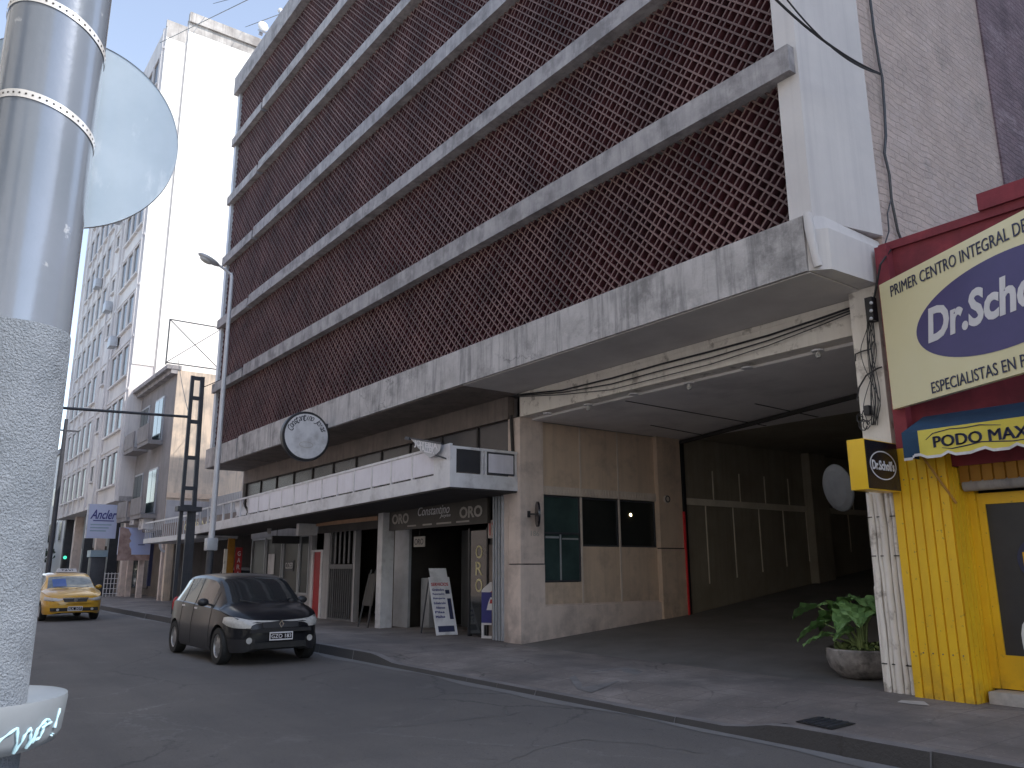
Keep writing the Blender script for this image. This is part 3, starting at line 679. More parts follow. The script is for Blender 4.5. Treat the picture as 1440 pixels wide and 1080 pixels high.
# ------------------------------------------------------------- shop zone under the canopy
MB().box(-28.5, -12.73, HY, 9.62, 4.46, 4.92).build('brown_fascia', 'tilebrown', H)
b = MB()
for x0, x1 in [(-28.4+i*1.45, -28.4+(i+1)*1.45-.06) for i in range(11)]:
    if x1 > -12.8: x1 = -12.8
    b.box(x0, x1, 9.56, 9.58, 3.2, 4.46)
b.build('upper_window_pane', 'glass_haze', H)
b = MB()
for i in range(12):
    x = -28.43+i*1.45
    if x < -12.75: b.box(x-.03, x+.03, 9.53, 9.62, 3.2, 4.46)
b.build('upper_window_mullion', 'darkline', H)
# canopy: tray slab falls slightly towards the far end
def cz(x, z): return z+(x+12.35)*.0192
CX0, CX1 = -28.5, -12.40; CYf = 7.88
def cbox(b, x0, x1, y0, y1, z0, z1):
    return b.hexa([(x0,y0,cz(x0,z0)),(x1,y0,cz(x1,z0)),(x1,y1,cz(x1,z0)),(x0,y1,cz(x0,z0)),(x0,y0,cz(x0,z1)),(x1,y0,cz(x1,z1)),(x1,y1,cz(x1,z1)),(x0,y1,cz(x0,z1))])
b = MB(); cbox(b, CX0, CX1, CYf, CYf+.12, 2.985, 3.25); cbox(b, CX1-.12, CX1, CYf+.12, HY-.01, 2.985, 3.25); cbox(b, CX0, CX0+.12, CYf+.12, HY-.01, 2.985, 3.25)
b.build('canopy_fascia', 'white', H)
b = MB(); cbox(b, CX0+.02, CX1-.02, CYf+.02, HY-.012, 2.955, 2.983); b.build('canopy_edge', 'darkline', H)
b = MB(); cbox(b, CX0+.13, CX1-.13, CYf+.13, 9.52, 3.10, 3.14); b.build('canopy_deck', 'darkpanel', H)
MB().box(-28.4, -12.8, 9.625, 9.75, 3.0, 4.92).build('upper_back_wall', 'greywall', H)
b = MB(); cbox(b, CX0, CX1, CYf, CYf+.05, 3.74, 3.79); cbox(b, CX1-.05, CX1, CYf+.05, HY-.01, 3.70, 3.75)
b.build('canopy_rail', 'white', H)
rails = []; x = CX1-.55
b = MB(); pn = []
while x > -28.4:
    cbox(b, x-.03, x+.03, CYf+.005, CYf+.055, 3.25, 3.74); rails.append(x); x -= .86 if x > -22 else .78
b.build('canopy_post', 'white', H)
cbox(MB(), 0, 1, 0, 1, 0, 1)
for a, c in zip(rails, rails[1:]):
    if c < -23.2 : continue
    q = MB(); cbox(q, c+.035, a-.035, CYf+.012, CYf+.03, 3.29, 3.735); q.build('canopy_panel', 'whitepanel', H)
# far rail stays open; a loose tarp hangs over part of it
for (xa, xb) in ((-24.6, -23.75), (-23.55, -22.9)):
    t_ = MB(); N = 8
    for i in range(N):
        for j in range(6):
            def g(i, j):
                xx = xa+(xb-xa)*i/N; zz = 3.29+.50*j/6
                return (xx+.05*math.sin(j*1.3), CYf+.09+.05*math.sin(i*1.7+j*.8), cz(xx, zz))
            t_.face([g(i,j),g(i+1,j),g(i+1,j+1),g(i,j+1)], True)
    bmesh.ops.remove_doubles(t_.b, verts=t_.b.verts, dist=.0005); t_.build('tarpaulin', 'white', H)
# corner of the canopy and its side bay
b = MB(); cbox(b, CX1-.55, CX1, CYf-.002, CYf+.008, 3.24, 3.755); cbox(b, CX1-.008, CX1+.004, CYf, CYf+.09, 3.24, 3.735)
b.build('corner_panel', 'white', H)
b = MB()
for y in (CYf+.11, 8.60, 8.68, HY-.06): cbox(b, CX1-.04, CX1+.005, y-.025, y+.025, 3.25, 3.71)
b.build('canopy_post', 'white', H)
q = MB(); cbox(q, CX1-.03, CX1-.015, CYf+.13, 8.57, 3.27, 3.70); q.build('side_pane', 'glass_haze', H)
q = MB(); cbox(q, CX1-.012, CX1+.012, 8.74, HY-.12, 3.30, 3.66); q.build('side_light_box', 'whitepanel', H)
q = MB(); cbox(q, CX1-.02, CX1+.008, 8.71, HY-.09, 3.27, 3.69); q.build('side_light_frame', 'steeldark', H)
# under the canopy: columns, gates, shop fronts
MB().box(-17.88, -17.63, 9.30, 9.62, .1, 3.02).build('column', 'white', H, label='scuffed white column under the canopy')
MB().box(-18.1, -17.38, 9.9, 9.97, .1, 2.55).build('shop_side_panel', 'steel', H)
MB().box(-12.9, -12.74, 9.46, 9.95, .1, 3.0).build('pilaster', 'stone', H)
# folded grille beside the pillar
b = MB()
for k in range(7):
    x = -13.18+.048*k; yy = 9.43+.05*(k % 2)
    b.box(x-.012, x+.012, yy-.02, yy+.03, .17, 2.93)
for k in range(9):
    z = .4+k*.3
    b.bar((-13.18, 9.44, z), (-12.9, 9.47, z+.12), .012)
b.build('folded_grille', 'steel', H)
# jewellery shop: dark recess
b = MB(); b.box(-17.6, -12.75, 12.6, 12.7, .1, 3.0); b.box(-12.85, -12.75, 9.96, 12.6, .1, 3.0); b.box(-17.64, -17.54, 9.98, 12.6, .1, 3.0)
b.build('shop_wall', 'shopdark', H)
MB().box(-28.4, -12.75, 9.63, 12.7, 2.98, 3.05).build('shop_ceiling', 'dark', H)
b = MB(); b.box(-14.42, -13.80, 9.70, 9.74, .2, 2.30); DS = b.build('display_window', 'glass', H)
b = MB(); b.box(-14.47, -14.42, 9.68, 9.76, .15, 2.35).box(-13.80, -13.76, 9.68, 9.76, .15, 2.35); b.build('display_frame', 'black', DS)
text('ORO', (-13.72, 10.243, 1.55), -Z_, X_, 1.0, .26, 'goldtext', DS) if False else None
for i, ch in enumerate('ORO'): text(ch, (-14.08, 9.696, 1.86-i*.34), X_, Z_, .24, .27, 'goldtext', DS, bold=.0)
b = MB(); b.box(-16.4, -14.9, 11.8, 11.85, .2, 2.3); b.build('inner_door', 'wood', H)
MB().box(-16.2, -15.1, 11.77, 11.79, .4, 2.1).build('inner_door_glass', 'glass', H)
b = MB()
for (x, z, w_, h_) in ((-15.35,2.0,.32,.34),(-15.6,1.62,.3,.05),(-15.2,1.66,.08,.34),(-15.15,.62,.26,.16),(-15.4,1.0,.5,.6)):
    b.box(x-w_/2, x+w_/2, 10.636, 10.646, z-h_/2, z+h_/2)
b.build('window_poster', 'steel', H)
MB().box(-16.2, -14.6, 10.65, 10.69, .2, 2.4).build('display_window', 'glass_dull', H)
MB().box(-13.76, -13.2, 9.72, 9.76, .15, 2.0).build('side_board', 'tilebrown', H)
MB().box(-17.3, -16.9, 10.2, 10.5, .15, 1.3, bev=.03).build('display_plinth', 'steel', H)
# wide gate, doorway, roller shutters further left (front plane 9.8)
SY = 9.80
b = MB(); b.box(-28.4, -23.0, SY+.06, SY+.16, .1, .75); b.box(-22.15, -21.75, SY, SY+.16, .1, 2.98); b.box(-20.2, -20.1, SY, SY+.16, .1, 2.98); b.box(-28.4,-17.66, SY+.02, SY+.14, 2.55, 2.98)
b.box(-23.15, -23.02, SY, SY+.16, .1, 2.55)
b.build('shopfront_wall', 'greywall', H)
b = MB(); b.box(-28.4, -17.7, 12.3, 12.4, .1, 3.0); b.box(-24.9, -24.8, SY+.2, 12.3, .1, 3); b.build('shop_wall', 'dark', H)
b = MB()
for k in range(12):
    x = -21.72+k*.13
    b.box(x-.016, x+.016, SY+.02, SY+.05, .2, 1.52)
for k in range(6):
    x = -21.70+k*.29
    b.box(x-.05, x+.05, SY+.02, SY+.04, 1.66, 2.55)
b.box(-21.76, -20.22, SY+.0, SY+.06, 1.52, 1.64); b.box(-21.76, -20.22, SY+.0, SY+.06, .14, .2)
b.build('entrance_gate', 'gatesteel', H)
b = MB(); b.box(-19.0, -18.15, SY+.1, SY+.14, .15, 2.55)
for k in range(7): b.box(-18.98, -18.17, SY+.07, SY+.1, .5+k*.3, .53+k*.3)
b.build('roller_shutter', 'tilebrown', H)
b = MB(); b.box(-22.98, -22.82, SY-.02, SY+.14, .12, 2.06).box(-22.3, -22.16, SY-.02, SY+.14, .12, 2.06).box(-22.82, -22.3, SY-.02, SY+.14, 2.0, 2.06); fr = b.build('door_frame', 'white', H)
MB().box(-22.82, -22.3, SY+.02, SY+.07, .14, 2.0).build('door', 'red', H, label='narrow red door under the canopy')
for x0, x1 in ((-28.2,-26.9),(-26.8,-25.4),(-25.3,-24.0),(-23.95,-23.2)):
    f = MB(); f.box(x0, x0+.05, SY, SY+.1, .76, 2.54).box(x1-.05, x1, SY, SY+.1, .76, 2.54).box(x0+.05, x1-.05, SY, SY+.1, .76, .82).box(x0+.05, x1-.05, SY, SY+.1, 2.48, 2.54)
    fo = f.build('shop_window', 'steel', H); MB().box(x0+.05, x1-.05, SY+.04, SY+.06, .82, 2.48).build('pane', 'glass_dull', fo)
    if x0 == -26.8:
        MB().box(-26.6, -26.05, SY+.02, SY+.03, 1.35, 2.0).build('window_poster', 'white', fo)
    if x0 == -25.3:
        q = MB().box(-25.1, -24.4, SY+.02, SY+.03, 1.45, 1.78).build('window_poster', 'steeldark', fo); text('CLOSED', (-24.75, SY+.018, 1.62), X_, Z_, .6, .18, 'whitetext', fo)
# beam of wood over the gate with its bracket box
MB().box(-21.85, -18.15, 9.40, 9.46, 2.70, 2.80).build('wood_beam', 'wood', H)
MB().box(-22.05, -21.87, 8.9, 9.45, 2.45, 2.93).build('beam_bracket', 'white', H)
MB().box(-21.85, -18.15, 9.47, 9.52, 2.5, 2.98).build('shutter_box', 'dark', H)
MB().bar((-12.55,9.40,4.5),(-12.52,9.42,3.75),.05).build('cable_duct', 'darkline', H)

# numbers on the pillar
text('186', (GX+.004, 9.80, 2.18), Y_, Z_, .20, .10, 'dimtext', H, name='house_number', bold=.01)

# ------------------------------------------------------------- neighbour out to the right which keeps the street in shade
N = thing('neighbour_block', 'tall pale rendered block standing beyond the right edge of the photo', 'building', (8.5, 9.4, 0))
MB().box(6, 11, 9.3, 34, 0, 28).build('wall', 'tower', N)
MB().box(11, 24, 9.3, 30, 0, 9).build('wall', 'greywall', N)
for zi in range(8):
    for xi in range(3):
        f = MB().box(6.4+xi*1.6, 7.4+xi*1.6, 9.26, 9.3, 2.0+zi*3, 3.6+zi*3).build('window', 'glass_haze', N)
MB().box(5.8, 11.2, 9.1, 34.2, 28, 28.5).build('cornice', 'ledge', N)
# ================================================================== low podiatry shop at the right
P = thing('podiatry_shop', 'one-storey burgundy shop with yellow corrugated cladding and glass door at right', 'shop', (-3.2, 9.1, 0))
b = MB().box(-4.70, .88, 9.26, 9.6, 2.62, 5.32); b.box(-4.70, .88, 9.22, 9.4, 5.32, 5.42); b.box(-4.70, -4.55, 9.12, 9.26, 2.6, 5.36)
b.build('upper_wall', 'burgundy', P)
MB().box(-4.74, .88, 9.6, 17, 4.9, 5.0).build('roof', 'greywall', P)
MB().box(-3.5, .88, 9.18, 9.3, 5.42, 5.62).build('parapet_step', 'burgundy', P)
def corr(b, x0, x1, z0, z1, y, pitch=.105, dep=.028, axis='x', xfix=0):
    n = max(1, round((x1-x0)/pitch)); pw = (x1-x0)/n; pts = []
    for k in range(n):
        a = x0+k*pw
        pts += [(a, 0), (a+pw*.80, 0), (a+pw*.85, dep*.8), (a+pw*.96, dep*.8)]
    pts.append((x1, 0))
    for (a, d0), (c, d1) in zip(pts, pts[1:]):
        if axis == 'x': b.face([(a,y+d0,z0),(c,y+d1,z0),(c,y+d1,z1),(a,y+d0,z1)])
        else: b.face([(xfix-d0,a,z0),(xfix-d1,c,z0),(xfix-d1,c,z1),(xfix-d0,a,z1)])
YF = 9.06
b = MB(); corr(b, -4.77, -4.13, .13, 2.86, YF); b.build('corrugated_cladding', 'yellow', P)
b = MB(); corr(b, YF, 9.5, .13, 2.60, 0, axis='y', xfix=-4.13, pitch=.11); b.build('corrugated_cladding', 'yellow', P, label='yellow corrugated return beside the door')
MB().box(-4.76, -4.17, YF+.03, 9.5, .1, 2.86).build('cladding_core', 'yellow', P)
b = MB()
for z in (.62, 2.5):
    for k in range(6): b.sphere((-4.73+k*.105, YF-.003, z), .008, n=6)
b.build('rivet', 'tilebrown', P)
DY = 9.48
def X(px, py, y=DY): return onY(px, py, y).x
xa = X(1382, 900); xg0 = X(1408, 913)+.03; x0_ = xg0-.075
MB().box(-4.128, x0_-.004, DY-.035, DY+.07, .28, 2.42).build('door_post', 'yellow', P)
b = MB(); corr(b, -4.12, .5, 2.42, 2.86, 9.30, pitch=.12, dep=.03); b.build('transom_cladding', 'amber', P)
MB().tube([(-4.1,9.34,2.40),(.5,9.34,2.40)], .06, 12).build('rolled_shutter', 'ledge', P)
dr = MB(); x0, x1 = x0_, xg0+1.1
dr.box(x0, x0+.075, DY, DY+.05, .28, 2.32).box(x1-.11, x1, DY, DY+.05, .28, 2.32).box(x0+.075, x1-.11, DY, DY+.05, 2.2, 2.32).box(x0+.075, x1-.11, DY, DY+.05, .28, .62)
D = dr.build('door', 'yellow', P)
MB().box(x0+.075, x1-.11, DY+.02, DY+.03, .62, 2.2).build('door_glass', 'glass_haze', D)
b = MB().disc((x0+.56, DY+.012, 1.60), X_, Z_, .24, n=40); b.build('round_sticker', 'navy', D)
MB().box(x0+.38, x0+.74, DY+.004, DY+.01, 1.53, 1.68).build('sticker_band', 'yellow', D)
text('24', (x0+.48, DY+.002, 1.61), X_, Z_, .13, .10, 'bluetext', D)
b = MB().box(x1, .88, DY, DY+.08, .13, .62).box(x1, x1+.1, DY, DY+.08, .62, 2.32).box(.78, .88, DY, DY+.08, .62, 2.32); b.build('window_surround', 'yellow', P)
MB().box(x1+.1, .78, DY+.03, DY+.04, .62, 2.32).build('window_glass', 'glass_haze', P)
b = MB().box(-4.7, .8, 12.5, 12.6, .1, 2.8).box(-4.72, -4.62, 9.6, 12.5, .1, 2.8).box(.78, .88, 9.6, 12.5, .1, 2.8); b.build('inner_wall', 'drywall', P)
MB().box(-4.7, .8, 9.6, 12.5, 2.82, 2.86).build('inner_ceiling', 'greywall', P)
MB().box(-3.6, -2.2, 11.2, 11.8, .15, 1.15).build('counter', 'cream', P)
MB().box(-4.4, -3.7, 12.2, 12.45, .15, 2.2).build('shelf_unit', 'steel', P)
MB().box(-4.08, .6, 9.22, 9.5, .1, .27, bev=.012).build('doorstep', 'terrace', P)
MB().bar((-4.36,8.92,2.80),(-4.10,9.10,2.20),.022).build('awning_arm', 'amber', P)

# awning
A = thing('awning', 'blue and yellow canvas awning reading PODO MAX over the shop door', 'awning', (-3.0, 9.2, 2.6))
ax0, ax1 = -4.42, .2; ay0, ay1 = 8.72, 9.26
tl = onY(1287, 605, 8.75); zt = 3.10; zf = 2.98; zb = 2.69
b = MB()
b.face([(ax0,ay1,3.22),(ax1,ay1,3.22),(ax1,ay0,zf),(ax0,ay0,zf)])      # slope
b.face([(ax0,ay0,zf),(ax0,ay1,3.22),(ax0,ay1,zb+.02),(ax0,ay0,zb+.02)]) # end
b.build('awning_top', 'bluecloth', A)
def valance(x0, x1, y, mat, name, d=0.0, axis='x'):
    b = MB(); n = 60
    def low(t):
        q = (t*1.0) % .33/.33
        return zb+(.035 if .35 < q < .6 else (.0 if q < .3 or q > .65 else .02))
    for k in range(n):
        a = x0+(x1-x0)*k/n; c = x0+(x1-x0)*(k+1)/n
        if axis == 'x': b.face([(a,y,low(a-ax0)),(c,y,low(c-ax0)),(c,y,zf),(a,y,zf)])
        else: b.face([(y,a,low(a-8.7)),(y,c,low(c-8.7)),(y,c,zf+(c-ay0)*.4),(y,a,zf+(a-ay0)*.4)])
    e = b.build(name, mat, A)
    b = MB()
    for k in range(n):
        a = x0+(x1-x0)*k/n; c = x0+(x1-x0)*(k+1)/n
        if axis == 'x': b.face([(a,y-.003,low(a-ax0)-.022),(c,y-.003,low(c-ax0)-.022),(c,y-.003,low(c-ax0)+.008),(a,y-.003,low(a-ax0)+.008)])
        else: b.face([(y+.003,a,low(a-8.7)-.022),(y+.003,c,low(c-8.7)-.022),(y+.003,c,low(c-8.7)+.008),(y+.003,a,low(a-8.7)+.008)])
    b.build('valance_trim', 'white', A); return e
sp = -4.24
valance(ax0, sp, ay0-.002, 'bluecloth', 'valance'); V = valance(sp, ax1, ay0-.004, 'yellowcloth', 'valance')
valance(ay0, ay1, ax0, 'bluecloth', 'valance', axis='y') if False else None
for o_ in (-.006, .006): text('PODO MAX', (-3.62+o_, ay0-.007-abs(o_)*.1, 2.835+o_*.3), X_, Z_, .92, .12, 'navy', V)
b = MB().tube([(-4.16,ay0-.006,2.87),(-4.08,ay0-.006,2.93),(-3.9,ay0-.006,2.955),(-3.75,ay0-.006,2.945),(-3.6,ay0-.006,2.955),(-3.4,ay0-.006,2.925)], [.003,.006,.005,.006,.006,.003], 6)
b.tube([(-4.0,ay0-.006,2.765),(-3.9,ay0-.006,2.745),(-3.75,ay0-.006,2.76),(-3.6,ay0-.006,2.78),(-3.3,ay0-.006,2.75),(-3.0,ay0-.006,2.765)], [.003,.006,.007,.006,.006,.003], 6)
b.build('flourish', 'navy', V)

# big angled banner
P0 = onY(1236, 400, 9.05); dx = Vector((.908, -.42, 0)).normalized(); nb = Vector((-.42, -.908, 0)).normalized()
B = thing('shop_banner', 'large pale yellow shop banner with purple oval standing out at an angle above the awning', 'sign board', (P0.x, P0.y, 3.3))
L_ = 3.9; z0, z1 = 3.32, 4.85
def bp(s, z, o=0): return Vector((P0.x, P0.y, 0))+dx*s+nb*o+Vector((0,0,z))
MB().hexa([bp(0,z0),bp(L_,z0),bp(L_,z0,-.06),bp(0,z0,-.06),bp(0,z1),bp(L_,z1),bp(L_,z1,-.06),bp(0,z1,-.06)]).build('board', 'banner', B)
MB().disc(bp(1.74,4.07,.004), dx, Z_, 1.21, .475, 72).build('oval', 'purple', B)
text("Dr.Scholl's", bp(1.66,4.12,.005), dx, Z_, 1.92, .40, 'whitetext', B, bold=.035, shear=.18)
text('PRIMER CENTRO INTEGRAL DE', bp(1.17,4.70,.005), dx, Z_, 1.95, .135, 'navy', B, bold=0)
text('ESPECIALISTAS EN PIES', bp(1.37,3.43,.005), dx, Z_, 1.42, .125, 'navy', B, bold=0)
b = MB()
for s in (.3, 1.9, 3.6):
    b.bar(bp(s,4.6,-.06), bp(s,4.6,-.06)+Vector((0, max(.05, 9.25-bp(s,0).y), 0)), .04); b.bar(bp(s,3.5,-.06), bp(s,3.5,-.06)+Vector((0, max(.05, 9.25-bp(s,0).y), 0)), .04)
b.build('bracket', 'black', B)

# small projecting box sign
bx = -4.66
a_ = onX(1214, 616, bx); c_ = onX(1214, 687, bx); e_ = onX(1267, 640, bx)
yb0, yb1 = a_.y, min(e_.y, 9.04); zb0, zb1 = c_.z, a_.z
xw = onY(1193, 650, yb0).x
G = thing('box_sign', 'small yellow and black light box with white oval beside the yellow cladding', 'sign', (bx, yb1, zb0))
MB().box(xw, bx, yb0, yb1, zb0, zb1, bev=.008).build('case', 'cleanyellow', G)
MB().box(bx, bx+.006, yb0+.01, yb1-.01, zb0+.012, zb1-.012).build('face_panel', 'blackface', G)
ym = (yb0+yb1)/2; zm = (zb0+zb1)/2; hw = (yb1-yb0)/2
MB().ring((bx+.007, ym, zm), Y_, Z_, hw*.80, (zb1-zb0)*.29, .012, .004).build('oval_ring', 'whitetext', G)
text("Dr.Scholl's", (bx+.008, ym, zm), Y_, Z_, hw*1.35, (zb1-zb0)*.20, 'whitetext', G, bold=.03)
b = MB()
for z in (zb0+.12, zb1-.12): b.bar((xw-.03, yb0+.2, z), (xw-.0, yb0+.2, z), .025)
for z in (zb0+.12, zb1-.12): b.bar((xw+.05, yb1, z), (xw+.05, 9.22, z), .03)
b.build('bracket', 'amber', G)

# white foot-shaped board leaning by the door at the frame edge
W = onY(1428, 876, 9.30); W2 = onY(1434, 950, 9.30)
q = thing('foot_cutout', 'white foot-shaped board standing in front of the glass door', 'cutout board', (W.x+.22, 9.2, .27))
pts = []
for a, r in zip(range(0, 360, 15), (.17,.2,.25,.3,.34,.36,.37,.36,.33,.28,.23,.2,.18,.17,.18,.22,.27,.31,.33,.31,.27,.22,.18,.16)):
    pts.append((W.x+.20+math.cos(R(a))*r*.62, 9.21, .67+math.sin(R(a))*r*1.0))
MB().prism(pts, (0, .015, 0)).build('board', 'white', q)
# ================================================================== single-storey garage between the screen building and the old house
G1 = thing('garage_annex', 'dark open single-storey garage under the far end of the canopy', 'building', (-33.5, 9.6, 0))
b = MB().box(-38.9, -28.65, 9.5, 18, 3.15, 3.45); b.build('roof', 'greywall', G1)
MB().box(-38.9, -28.65, 9.38, 9.5, 2.95, 3.5).build('fascia', 'tilebrown', G1)
b = MB().box(-38.9, -28.7, 17.6, 18, .1, 3.15); b.build('wall', 'dark', G1)
b = MB()
for k in range(44): b.box(-38.6+k*.225, -38.6+k*.225+.15, 11.3, 11.34, 3.45, 4.75)
b.box(-38.9, -28.7, 11.35, 11.4, 3.45, 4.75)
b.build('corrugated_fence', 'steel', G1)
MB().box(-38.6, -38.3, 9.5, 9.8, .1, 2.95).build('pillar', 'brown_old', G1)
text('GARAGE', (-33.2, 9.37, 3.22), X_, Z_, 4.2, .32, 'goldtext', G1)
b = MB()
for k in range(26): b.box(-36.0+k*.3, -35.98+k*.3, 8.02, 8.04, 2.75, 3.35)
b.box(-36.0, -28.55, 8.0, 8.06, 3.35, 3.41).box(-36, -28.55, 7.98, 9.4, 2.55, 2.74)
b.build('balcony_rail', 'galv', G1)

# ================================================================== old three-storey house with blank party wall
O = thing('old_house', 'old three-storey house with blank peeling beige side wall and small balconies', 'house', (-42.5, 9.6, 0))
MB().box(-45.9, -39, 9.45, 20, 3.3, 10.75).build('wall', 'brown_old', O)
MB().box(-45.9, -39.02, 9.43, 9.45, 3.3, 10.7).build('street_wall', 'oldgrey', O)
b = MB().box(-46, -38.95, 8.95, 9.6, 10.75, 10.95); b.box(-46,-38.97, 9.15, 9.45, 10.55, 10.75); b.build('cornice', 'ledge', O)
MB().box(-39.0, -38.93, 9.45, 19, 4.72, 4.95).build('wall_band', 'panel', O)
b = MB().box(-45.9, -38.95, 9.47, 10.6, 3.28, 3.3); b.hexa([(-38.99,9.46,3.3),(-38.9,9.46,3.3),(-38.9,11.2,3.3),(-38.99,11.2,3.3),(-38.99,9.46,4.6),(-38.9,9.46,4.6),(-38.9,12.8,4.6),(-38.99,12.8,4.6)])
b.build('lower_wall', 'greywall', O)
for z in (4.1, 7.6):
    for x in (-44.6, -41.6):
        f = MB().box(x-.85, x+.85, 9.36, 9.43, z+.0, z+2.2); fo = f.build('window', 'steel', O)
        MB().box(x-.75, x-.03, 9.34, 9.362, z+.08, z+2.1).box(x+.03, x+.75, 9.34, 9.362, z+.08, z+2.1).build('pane', 'glass_teal', fo)
    for x in (-44.6, -41.6):
        MB().box(x-1.1, x+1.1, 8.75, 9.43, z-.25, z-.05).box(x-1.1, x+1.1, 8.72, 8.78, z-.05, z+.75).build('balcony', 'oldgrey', O)
MB().box(-45.9, -39, 10.6, 11, .1, 3.3).build('ground_floor_wall', 'drywall', O)
for x in (-45.8, -43.4, -39.2): MB().box(x-.12, x+.12, 9.5, 9.75, .1, 3.3).build('column', 'stone', O)
for (x, z, g) in ((-41.2, 3.45, 1), (-43.2, 3.75, 1)):
    t = thing('air_conditioner', ['pale air-conditioner box under the lower balcony of the old house, nearer the blank wall', 'pale air-conditioner box under the lower balcony of the old house, nearer the tower'][x < -42], 'air conditioner', (x, 9.1, z), 'air conditioners on the old house')
    MB().box(x-.45, x+.45, 8.95, 9.4, z-.1, z+.45, bev=.02).build('case', 'white', t); MB().ring((x-.1, 8.945, z+.17), X_, Z_, .2, .2, .03, -.01, 24).build('fan_grille', 'steeldark', t)

# rooftop billboard frame
BF = thing('billboard_frame', 'bare rusty billboard frame with crossed braces on the roof of the old house', 'frame', (-39.2, 10, 10.95))
xx = -39.1; b = MB()
for y in (8.9, 11.4, 13.9): b.bar((xx,y,10.95), (xx,y,13.2), .06)
for z in (11.05, 13.18): b.bar((xx,8.9,z), (xx,13.9,z), .05)
b.build('frame', 'steeldark', BF); b = MB()
for y in (8.9, 11.4): b.bar((xx,y,13.18), (xx,y+2.5,11.05), .035); b.bar((xx+.04,y,11.05), (xx+.04,y+2.5,13.18), .035)
b.build('brace', 'steeldark', BF)

# ================================================================== apartment tower
T = thing('apartment_tower', 'tall pale apartment tower with sunlit blank white side wall and rows of narrow windows', 'building', (-56, 9, 0))
TX = -46.0; FY = 8.72; TB = 5.0
MB().box(-66.9, TX, FY, 10.05, TB, 33.4).build('front_wall', 'tower', T)
MB().box(-66.9, TX-.001, 10.05, 24, 3.0, 33.6).build('core_wall', 'tower', T)
MB().box(TX, TX+.05, FY+.02, 9.85, 12.4, 33.3).build('side_wall', 'towerwhite', T)
MB().box(TX, TX+.09, 9.95, 24, 10.9, 34.1).build('side_wall', 'towerwhite', T, label='nearer slab of the sunlit blank white side wall')
b = MB().box(TX-.1, TX+.06, FY-.02, 9.87, 33.3, 33.75).box(TX-.1, TX+.24, 9.93, 24, 34.1, 34.75); b.build('wall_cap', 'stain', T)
b = MB().box(TX+.091, TX+.10, 9.97, 24, 33.5, 34.1).box(TX+.051, TX+.06, FY+.04, 9.83, 32.6, 33.3); b.build('stained_strip', 'stain', T)
b = MB().box(TX, TX+.045, 9.87, 9.93, 10.9, 34.2)
b.build('wall_joint', 'greywall', T)
b = MB()
for z in (16.9, 20.4, 24.0, 27.5): b.box(TX+.09, TX+.096, 9.97, 24, z, z+.035)
b.build('wall_line', 'stone', T)
MB().box(TX+.02, TX+.10, 8.8, 10, 5.0, 5.25).build('slab_edge', 'ledge', T)
fh = 2.98
def wing(xs, name, group_label, z0, wd, hh):
    pass
protoW = None
cols = [-47.3, -48.9, -50.5, -53.6, -56.4, -58.3, -60.2, -62.1, -64.0]
k = 0
for fl in range(9):
    z = TB+.95+fl*fh
    for ci, x in enumerate(cols):
        wd = .62 if ci != 3 else .42; hh = 1.75 if ci != 3 else .9; zz = z if ci != 3 else z+.7
        if protoW is None or ci == 3:
            f = MB(); f.box(x-wd-.1, x-wd, FY-.10, FY, zz, zz+hh).box(x+wd, x+wd+.1, FY-.10, FY, zz, zz+hh).box(x-wd-.1, x+wd+.1, FY-.16, FY, zz-.1, zz)
            f.box(x-wd-.1, x+wd+.1, FY-.10, FY, zz+hh, zz+hh+.08)
            fo = f.build('window', 'tower', T); pa = MB().box(x-wd, x+wd, FY-.03, FY-.002, zz, zz+hh).build('pane', 'glass_haze', fo)
            if ci == 0 and protoW is None: protoW = (fo, pa, x, zz)
        else:
            fo0, pa0, x0, z0 = protoW
            fo = fo0.copy(); COL.objects.link(fo); fo.location = (x-x0, 0, zz-z0); fo.parent = T
            pa = pa0.copy(); COL.objects.link(pa); pa.parent = fo
b = MB()
for fl in range(10):
    z = TB+fl*fh
    b.box(-66.9, TX+.0, FY-.05, FY, z, z+.16)
b.build('floor_band', 'tower', T)
b = MB()
for x in (-46.2, -51.6, -52.6, -55.0, -57.35, -59.25, -61.15, -63.05, -65.2, -66.8): b.box(x-.09, x+.09, FY-.12, FY, TB, 33.2)
b.build('pilaster_strip', 'tower', T)
rnd = random.Random(11)
names = ['right end of the fourth floor', 'middle of the fifth floor', 'middle of the seventh floor', 'right end of the seventh floor', 'left part of the sixth floor', 'right end of the eighth floor']
for i, (x, fl) in enumerate(((-50.4,3),(-53.4,4),(-53.2,6),(-48.9,6),(-58.3,5),(-50.2,7))):
    z = TB+.3+fl*fh
    t = thing('air_conditioner', 'small air-conditioner box on the tower front, '+names[i], 'air conditioner', (x, FY-.3, z), 'air conditioners on the tower')
    MB().box(x-.45, x+.45, FY-.5, FY-.1, z, z+.6, bev=.02).build('case', 'steel', t)
# ground floor of the tower, set back under it
MB().box(-66.9, TX-.05, 10.9, 11.2, .1, 3.0).build('ground_floor_wall', 'drywall', T)
MB().box(-66.9, TX-.05, 10.0, 10.05, 2.9, 5.0).build('mezzanine_wall', 'greywall', T)
for i, x in enumerate((-46.4, -50.2, -54, -58, -62, -66)):
    MB().box(x-.25, x+.25, 9.3, 9.8, .1, 5.0).build('column', 'steeldark' if i % 2 else 'stone', T)
b = MB()
for k in range(7): b.box(-65+k*2.7, -63.4+k*2.7, 10.86, 10.9, .5, 2.6)
b.build('shop_glass', 'glass', T)

